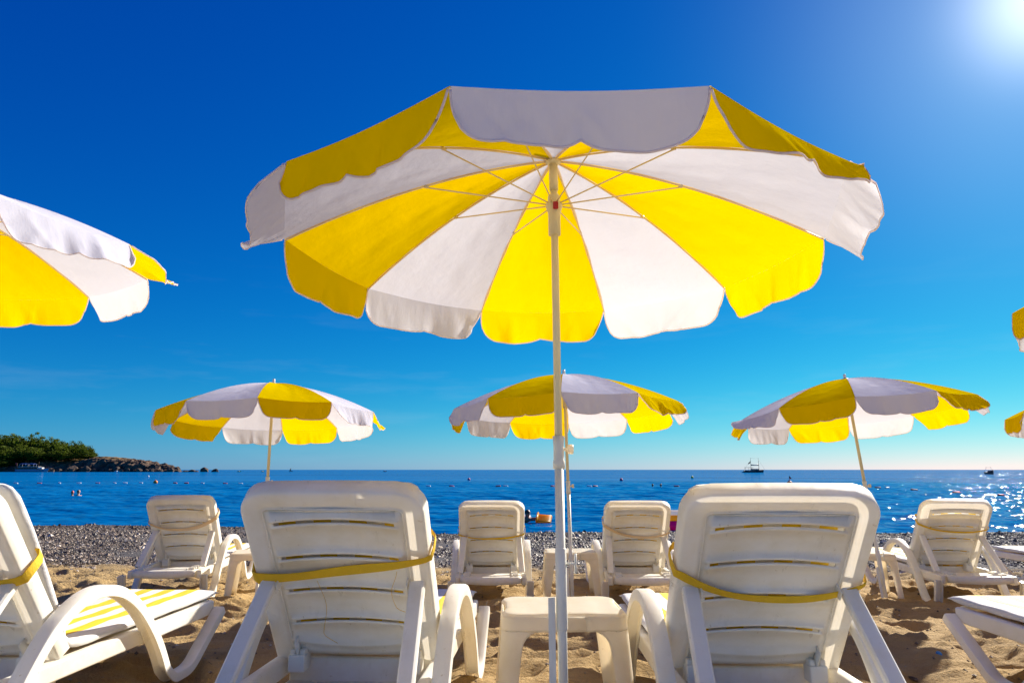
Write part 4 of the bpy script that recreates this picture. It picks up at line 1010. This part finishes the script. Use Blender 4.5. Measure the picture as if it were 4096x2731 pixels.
def hull(L, Bm, Hh, bow=.35, stern=.75, sheer=.25, n=15):
    """boat hull along +X (bow at +L/2), waterline at z=0, keel below"""
    P = []
    for i in range(n):
        u = i / (n - 1); x = -L / 2 + L * u
        w = Bm / 2 * (stern + (1 - stern) * min(1, u / .45)) if u < .45 else Bm / 2 * max(.02, 1 - ((u - .45) / .55) ** 2.2)
        h = Hh * (1 + sheer * (2.2 * max(0, u - .4)) ** 2 + .12 * max(0, .3 - u) * 3); rake = bow * max(0, u - .75) * 4 * .25 * L * .3
        P.append([(x + rake * f, s * w * k, z) for s, k, z, f in ((-1, .90, h, 1), (-1, 1, h * .96, 1), (-1, .92, h * .45, .6), (-1, .72, 0, .25), (-1, .2, -.25 * Hh, 0), (1, .2, -.25 * Hh, 0), (1, .72, 0, .25), (1, .92, h * .45, .6), (1, 1, h * .96, 1), (1, .90, h, 1))])
    mb = MB().grid(P); m = 10
    mb.f += [tuple(range(m)), tuple((n - 1) * m + k for k in range(m - 1, -1, -1))]
    for i in range(n - 1): mb.f.append((i * m, (i + 1) * m, (i + 1) * m + 9, i * m + 9))
    return mb

# two-masted sailing boat
g_ = thing("sailing_boat", "two-masted sailing boat with furled sails on the horizon at right", "boat", sea_at(1731, 480), R_(-4))
hu = hull(13.0, 3.6, 1.25).build("hull", M['hull_dark'], g_); MB().sweep([(-6.4, 0, 1.35), (6.0, 0, 1.75)], [(-.05, -.05), (-.05, .05), (.05, .05), (.05, -.05)]).build("deck_rail", M['wood'], hu)
cb = MB().box((.8, 0, 1.9), (5.0, 2.2, 1.1)).build("cabin", M['wood'], g_, bevel=.1)
for k in range(4): MB().box((-1.0 + 1.1 * k, -1.12, 2.0), (.6, .06, .45)).build("window", M['hull_white'], cb)
MB().box((-3.0, 0, 3.35), (5.6, 2.6, .18)).build("awning", M['hull_dark'], g_, bevel=.05)
for x in (-5.4, -3.2, -.8):
    for s in (-1, 1): MB().tube([(x, s * 1.1, 1.3), (x, s * 1.1, 3.3)], .06, 6).build("awning_post", M['wood'], g_)
for x, h in ((-1.6, 9.8), (3.7, 9.7)):
    ms = MB().tube([(x, 0, 1.3), (x, 0, h)], .16, 8, scales=[1, .55]).build("mast", M['wood'], g_); MB().box((x, 0, h * .78), (.5, .7, .12)).build("spreader", M['wood'], ms)
MB().tube([(-1.4, 0, 5.2), (1, 0, 4.9), (3.5, 0, 5.2)], .32, 8).build("furled_sail", M['sail_furled'], g_); MB().tube([(-1.6, 0, 4.75), (3.7, 0, 4.75)], .12, 6).build("boom", M['wood'], g_)
for a, b in (((-1.6, 0, 8), (-6.2, 0, 2)), ((3.7, 0, 8.6), (7.6, 0, 1.9)), ((-1.6, 0, 9.6), (3.7, 0, 9.4))): MB().tube([a, b], .035, 4).build("stay_line", M['hull_dark'], g_)
MB().grid([[(-1.75 - .5 * i, .15 * math.sin(i * 2), 7.4 - .95 * j - .35 * i) for i in range(4)] for j in range(2)]).build("flag", M['flag_red'], g_, solid=.02)
db = thing("dinghy", "small dinghy towed behind the two-masted sailing boat", "boat", sea_at(1709, 482), R_(-10)); hull(2.8, 1.2, .6).build("hull", M['hull_white'], db); MB().box((0, 0, .5), (.25, 1.0, .06)).build("thwart", M['wood'], db)

# motor boat coming in, bow on
mb_ = thing("motor_boat", "motor boat seen bow-on in the sun glitter at right", "boat", sea_at(2274, 300), R_(-90 - 12))
hull(6.0, 2.5, .95, .5, .9, .5).build("hull", M['hull_dark'], mb_)
MB().grid([[(.4 - .25 * j, y, 1.0 + .55 * j) for y in np.linspace(-.95, .95, 5)] for j in range(2)]).build("windscreen", M['glass_dark'], mb_, solid=.03)
ar = smooth_path([(-.9, -1.15, .9), (-.9, -1.1, 2.2), (-.9, -.8, 2.65), (-.9, .8, 2.65), (-.9, 1.1, 2.2), (-.9, 1.15, .9)], 4); MB().tube(ar, .05, 6).build("tow_arch", M['hull_white'], mb_)
for s in (-1, 1): MB().lathe([(.03, 2.6), (.09, 2.7), (.09, 2.85), (.02, 2.95)], 8, (-.9, s * .85, 0)).build("arch_light", M['hull_dark'], mb_)

def figure_head(mb, c, s=1.0, sink=0.0):
    """shoulders, neck and head as one surface"""
    prof = [(.16, -.30), (.20, -.22), (.17, -.17), (.07, -.13), (.055, -.09), (.062, -.06), (.082, -.02), (.092, .04), (.088, .09), (.06, .13), (.0, .145)]
    n = 14; vs, fs = [], []; m = len(prof)
    for k in range(n):
        a = 2 * math.pi * k / n
        for r, z in prof:
            wx = 1.15 if z < -.15 else .86; nose = .016 * max(0, math.cos(a + math.pi / 2)) ** 8 * (abs(z - .03) < .03)
            vs.append((c[0] + s * (r * math.cos(a) * wx), c[1] + s * ((r + nose) * math.sin(a)), c[2] + s * (z - sink)))
    for k in range(n):
        l_ = (k + 1) % n
        for i in range(m - 1): fs.append((k * m + i, l_ * m + i, l_ * m + i + 1, k * m + i + 1))
    return mb.add(vs, fs)
def swimmer(label, px, dist, rz, skin, hair, s=1.0, sink=0.0):
    t = thing("person", label, "person", sea_at(px, dist), rz); figure_head(MB(), (0, 0, .12), s, sink).build("body", M[skin], t)
    vs = [(.096 * s * math.cos(a) * .88 * math.cos(e), .096 * s * math.sin(a) * math.cos(e) + .012, .12 + s * (.045 + .108 * math.sin(e) - sink)) for e in np.linspace(-.15, 1.5, 5) for a in np.linspace(.0, math.pi * 2, 13)]
    MB().grid(np.array(vs).reshape(5, 13, 3)).build("hair", M[hair], t)
swimmer("swimmer with dark red cap, head above water, left of a pair near the headland side", 165.7, 52.5, R_(200), 'skin', 'buoy_red', 1.25, -.05)
swimmer("swimmer with light brown hair, right of a pair near the headland side", 179.6, 52.0, R_(160), 'skin_pale', 'wood', 1.25, -.10)
swimmer("distant dark-haired swimmer, left of a pair beyond the right front lounger", 1499, 78, R_(180), 'skin', 'hair', 1.3, -.05)
swimmer("distant dark-haired swimmer, right of a pair beyond the right front lounger", 1518, 78, R_(170), 'skin', 'hair', 1.3, -.05)
# bather pushing an orange air bed
def skin_body(name, verts, edges, rad, mat, parent):
    me = bpy.data.meshes.new(name); me.from_pydata(verts, edges, []); me.materials.append(mat); o = place(name, me, parent)
    md = o.modifiers.new("skin", 'SKIN'); md.use_smooth_shade = True
    for i, r in enumerate(rad): me.skin_vertices[0].data[i].radius = (r, r)
    me.skin_vertices[0].data[0].use_root = True
    s = o.modifiers.new("smooth", 'SUBSURF'); s.levels = 1; s.render_levels = 2; return o
bt = thing("person", "dark-haired bather lying in the water and reaching for the orange air bed", "person", sea_at(1214, 26.2), R_(0))
bt.location.x -= .10
skin_body("body", [(-.35, .15, -.10), (-.10, .05, .02), (.05, 0, .12), (.05, .0, .20), (.06, -.02, .30), (.07, -.03, .40), (.14, -.16, .10), (.32, -.20, .11), (.50, -.16, .13), (.56, -.13, .14), (.12, .16, .10), (.32, .16, .12), (.48, .08, .15), (-.06, -.02, .06)],
          [(0, 1), (1, 13), (13, 2), (2, 3), (3, 4), (4, 5), (2, 6), (6, 7), (7, 8), (8, 9), (2, 10), (10, 11), (11, 12)], [.13, .13, .12, .06, .095, .06, .06, .045, .035, .03, .06, .045, .035, .12], M['skin'], bt)
MB().grid([[(.06 + .112 * math.cos(a) * math.cos(e), -.02 + .118 * math.sin(a) * math.cos(e), .33 + .125 * math.sin(e)) for a in np.linspace(0, 2 * math.pi, 13)] for e in np.linspace(-.1, 1.5, 5)]).build("hair", M['hair'], bt)
li = thing("air_bed", "orange inflatable air bed floating in front of the bather", "air bed", sea_at(1251, 26.0) + Vector((0, 0, .10)), R_(78)); li.rotation_euler = (R_(5), R_(-17), R_(82)); li.scale = (.80, .40, 1.0)
for k in range(6): MB().tube([(-.36 + .145 * k, -.62, 0), (-.36 + .145 * k, -.57, 0), (-.36 + .145 * k, .58, 0), (-.36 + .145 * k, .63, 0)], .082, 10, scales=[.5, 1, 1, .5]).build("tube", M['lilo'], li)
MB().tube([(-.42, .68, .05), (-.36, .68, .06), (.36, .68, .06), (.42, .68, .05)], .11, 10, scales=[.5, 1, 1, .5]).build("pillow", M['lilo'], li)
rg = thing("swim_ring", "white and pink swim ring beside the bather", "swim ring", sea_at(1204.5, 26.6) + Vector((0, 0, .06)))
for k, (c, z) in enumerate((('white_vinyl', .10), ('pink', .0))): MB().tube([(.18 * math.cos(a), .18 * math.sin(a), z) for a in np.linspace(0, 2 * math.pi, 25)[:-1]], .075, 8, closed=True).build("ring_tube", M[c], rg)
ib = thing("inflatable_boat", "pink, yellow and white inflatable boat at the water's edge between two backrests", "inflatable", sea_at(1548, 23.0) + Vector((0, 0, .12)), R_(20)); ib.scale = (1.15, 1.15, 1.15)
for k, (c, z, r) in enumerate((('pink', .02, .15), ('yellow_vinyl', .22, .095), ('white_vinyl', .355, .06))): MB().tube([((.55 - .02 * k) * math.cos(a), (.36 - .02 * k) * math.sin(a), z) for a in np.linspace(0, 2 * math.pi, 33)[:-1]], r, 10, closed=True).build("tube", M[c], ib)

# tour boat moored under the headland
tb = thing("tour_boat", "white tour boat with two blue awnings moored under the headland", "boat", sea_at(73, 588), R_(2))
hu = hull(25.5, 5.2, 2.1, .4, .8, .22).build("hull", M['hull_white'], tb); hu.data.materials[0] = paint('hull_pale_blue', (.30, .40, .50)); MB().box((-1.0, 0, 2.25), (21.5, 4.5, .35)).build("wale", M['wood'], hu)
dk = MB().box((-2.5, 0, 3.2), (15.5, 3.8, 1.9)).build("lower_deck", M['wood'], tb, bevel=.15)
for k in range(7): MB().box((-9.0 + 2.1 * k, -1.93, 3.3), (1.3, .08, 1.0)).build("window", M['glass_dark'], dk)
MB().box((-2.2, 0, 4.25), (17.0, 4.6, .22)).build("upper_deck", M['hull_white'], tb, bevel=.05)
MB().box((6.8, 0, 3.1), (4.2, 3.2, 1.2)).build("fore_cabin", M['hull_white'], tb, bevel=.2)
for x0, x1 in ((-9.8, -4.4), (-3.8, 2.4)):
    aw = MB().grid([[(x, y, 6.9 - .10 * y * y * .6 - .05 * ((x - (x0 + x1) / 2)) ** 2 * .4) for y in np.linspace(-2.1, 2.1, 7)] for x in np.linspace(x0, x1, 9)]).build("awning", M['awning_blue'], tb, solid=.06)
    for x in (x0 + .3, x1 - .3):
        for s in (-1, 1): MB().tube([(x, s * 1.9, 4.3), (x, s * 1.9, 6.6)], .07, 6).build("awning_post", M['hull_white'], aw)
fl = MB().tube([(-12.3, 0, 2.2), (-12.9, 0, 7.6)], .08, 6).build("flag_staff", M['wood'], tb); MB().grid([[(-12.9 + .0 - .75 * i * .6, .2 * math.sin(i), 7.6 - .55 * j) for i in range(4)] for j in range(4)]).build("flag", M['flag_red'], fl, solid=.03)
MB().tube([(5.0, 0, 4.2), (5.2, 0, 8.6)], .12, 6, scales=[1, .5]).build("mast", M['wood'], tb)

def small_boat(label, px, dist, L, col, rz, cabin='hull_white'):
    t = thing("small_boat", label, "boat", sea_at(px, dist), rz); hull(L, L * .36, L * .15).build("hull", M[col], t)
    MB().box((-.05 * L, 0, L * .22), (L * .3, L * .24, L * .16)).build("cabin", M[cabin], t, bevel=.05); MB().tube([(-.1 * L, 0, L * .2), (-.1 * L, 0, L * .45)], .05, 5).build("mast", M['hull_white'], t)
small_boat("small yellow and white boat nearest the islets on the horizon", 549, 640, 3.4, 'boat_yellow', .2)
small_boat("small yellow boat on the horizon just left of the second-row parasol pole", 603.5, 640, 3.0, 'boat_yellow', -.3)
small_boat("tiny red and white boat on the horizon near the middle", 884, 690, 3.4, 'boat_red', .1)
small_boat("little white boat close in under the headland cliff", 268, 585, 3.6, 'hull_white', .1)
sb = thing("sailing_dinghy", "tiny dark sailing dinghy on the horizon right of the second-row parasol pole", "boat", sea_at(668, 760), .5); hull(3.6, 1.3, .55).build("hull", M['hull_dark'], sb); MB().tube([(0, 0, .3), (0, 0, 4.4)], .07, 5).build("mast", M['hull_dark'], sb)
MB().add([(-1.5, 0, .9), (-.1, 0, .9), (-.1, 0, 3.9)], [(0, 1, 2)]).build("sail", M['hull_dark'], sb, solid=.04)

# rope floats and marker buoys
FLOAT = {c: MB().lathe([(.02, -.30), (.085, -.28), (.10, -.24), (.10, .24), (.085, .28), (.02, .30)], 10, (0, 0, 0), 'X').mesh("rope_float", M[c]) for c in ('buoy_white', 'buoy_red')}
floats = [(36, 'w', 97), (90, 'r', 97.5), (136, 'w', 98), (181, 'w', 98), (224, 'r', 98.5), (263, 'w', 99), (287, 'w', 99), (323, 'w', 99.5), (402, 'r', 99.5), (428, 'r', 99), (464.5, 'w', 98), (517, 'r', 96), (552, 'w', 95)]
floats += [((1700 + x / 1.78) * .5742, 'r' if i % 3 else 'w', 80) for i, x in enumerate((24, 190, 522, 573, 910, 940, 1170, 1212, 1790))]
floats += [((2500 + x / 1.78) * .5742, 'r' if i % 3 else 'w', dd) for i, (x, dd) in enumerate(((712, 84), (1022, 87), (1055, 87), (1210, 86), (1360, 84), (1800, 74), (1868, 73)))]
floats += [((3200 + x / 1.598) * .5742, 'r', dd) for x, dd in ((730, 66), (1000, 58), (1285, 52))]
for i, (px, c, dd) in enumerate(floats):
    cn = "white" if c == 'w' else "red"
    if px < 560: lab = ORD[i] + " float from the left edge in the swimming rope, " + cn
    elif i < 22: lab = ORD[i - 13] + " float rightwards from the left front backrest in the swimming rope"
    elif i < 29: lab = ORD[i - 22] + " float rightwards from where the right front backrest begins"
    else: lab = ORD[i - 29] + " dark float rightwards beyond the right front backrest, in the glitter"
    o = place("rope_float", FLOAT['buoy_white' if c == 'w' else 'buoy_red'], None, sea_at(px, dd) + Vector((0, 0, .035)), (0, .05 * (i % 3), .5 * math.sin(i * 2.3)))
    tag(o, lab, "float", "floats of the swimming rope")
def ball(label, px, dist, r, col):
    o = thing("ball_buoy", label, "buoy", sea_at(px, dist)); MB().lathe([(r * math.sin(a), r * .55 - r * math.cos(a)) for a in np.linspace(.06, math.pi - .06, 12)], 16).build("float_body", M[col], o)
    MB().tube([(r * .35 * math.cos(a), 0, r * 1.58 + r * .3 * math.sin(a)) for a in np.linspace(0, 2 * math.pi, 11)[:-1]], r * .08, 5, closed=True).build("mooring_eye", M[col], o)
    return o
ball("orange ball buoy in the line of white rope floats", 357, 99, .28, 'buoy_orange'); ball("yellow ball buoy far out right of the middle", 1590, 160, .30, 'buoy_yellow')
ball("small pink ball buoy far out left of the front pole", 1077, 128, .26, 'buoy_pink'); ball("small pink ball buoy far out right of the front pole", 1427, 122, .28, 'buoy_pink'); ball("small white ball buoy beyond the line of floats at left", 340.5, 185, .24, 'buoy_white')
fb = ball("red marker buoy with a small flag behind the right front backrest", 1814, 88, .34, 'buoy_red'); MB().tube([(0, 0, .4), (0, 0, 1.15)], .025, 6).build("staff", M['hull_dark'], fb)
MB().add([(0, 0, 1.15), (0, 0, .75), (.32, 0, .80)], [(0, 1, 2)]).build("flag", M['flag_red'], fb, solid=.02)

# ------------------------------------------------------------------ litter and stones on the sand
def debris():
    r = random.Random(3); mb = MB()
    for i in range(2600):
        y = 2.8 + 7.0 * r.random(); x = r.uniform(-.85, .85) * y; z = ground(x, y); s = r.uniform(.003, .010) * (1 + .12 * y)
        pts = [Vector((r.uniform(.6, 1.2) * s * a, r.uniform(.6, 1.2) * s * b, r.uniform(.4, .8) * s * c)) for a, b, c in ((1, 0, 0), (-1, 0, 0), (0, 1, 0), (0, -1, 0), (0, 0, 1), (0, 0, -1))]
        mb.add([p + Vector((x, y, z + s * .2)) for p in pts], [(0, 2, 4), (2, 1, 4), (1, 3, 4), (3, 0, 4), (2, 0, 5), (1, 2, 5), (3, 1, 5), (0, 3, 5)])
    for i in range(90):
        y = 2.9 + 4.0 * r.random(); x = r.uniform(-.8, .8) * y; z = ground(x, y); a = r.random() * 6.28; L = r.uniform(.015, .05)
        mb.tube([(x, y, z + .003), (x + L * math.cos(a), y + L * math.sin(a), ground(x + L * math.cos(a), y + L * math.sin(a)) + .005)], .0016, 4)
    o = mb.build("sand_debris", vary_by_object("debris", [(.05, .04, .035), (.22, .17, .12), (.6, .56, .5)], .8, 9.0, 0), smooth=False); tag(o, "scattered grit, stones and twigs lying on the sand", "debris", kind="stuff")
debris()
def ground_px(px, py):
    """point of the sand seen at a pixel of the 1024-wide picture"""
    a = math.atan((py - 341) / F_PX) - PITCH; y = 3.0
    for _ in range(30): y = (CAM_H - ground(((px - 512) / F_PX) * y, y)) / math.tan(a)
    x = (px - 512) / F_PX * (y * math.cos(PITCH) - .98 * math.sin(PITCH)); return Vector((x, y, ground(x, y)))
cap = place("bottle_cap", MB().lathe([(.001, .0), (.015, .0), (.0155, .010), (.013, .012), (.001, .012)], 14).mesh("bottle_cap", paint('cap_blue', (.02, .20, .55))), None, ground_px(938, 659) + Vector((0, 0, .004)), (.5, .3, 0)); tag(cap, "small blue bottle cap lying on the sand at lower right", "bottle cap")
fs = place("flat_stone", ROCKS[2].copy(), None, ground_px(913, 671) + Vector((0, 0, .006)), (.3, .2, .6)); fs.scale = (.028, .022, .012); tag(fs, "flat grey stone half sunk in the sand at lower right", "stone")
sh_ = place("shell", ROCKS[4].copy(), None, ground_px(891, 659) + Vector((0, 0, .004)), (.2, .4, 1.2)); sh_.data.materials[0] = M['buoy_white']; sh_.scale = (.016, .012, .006); tag(sh_, "white shell fragment on the sand beside the right front lounger", "shell")
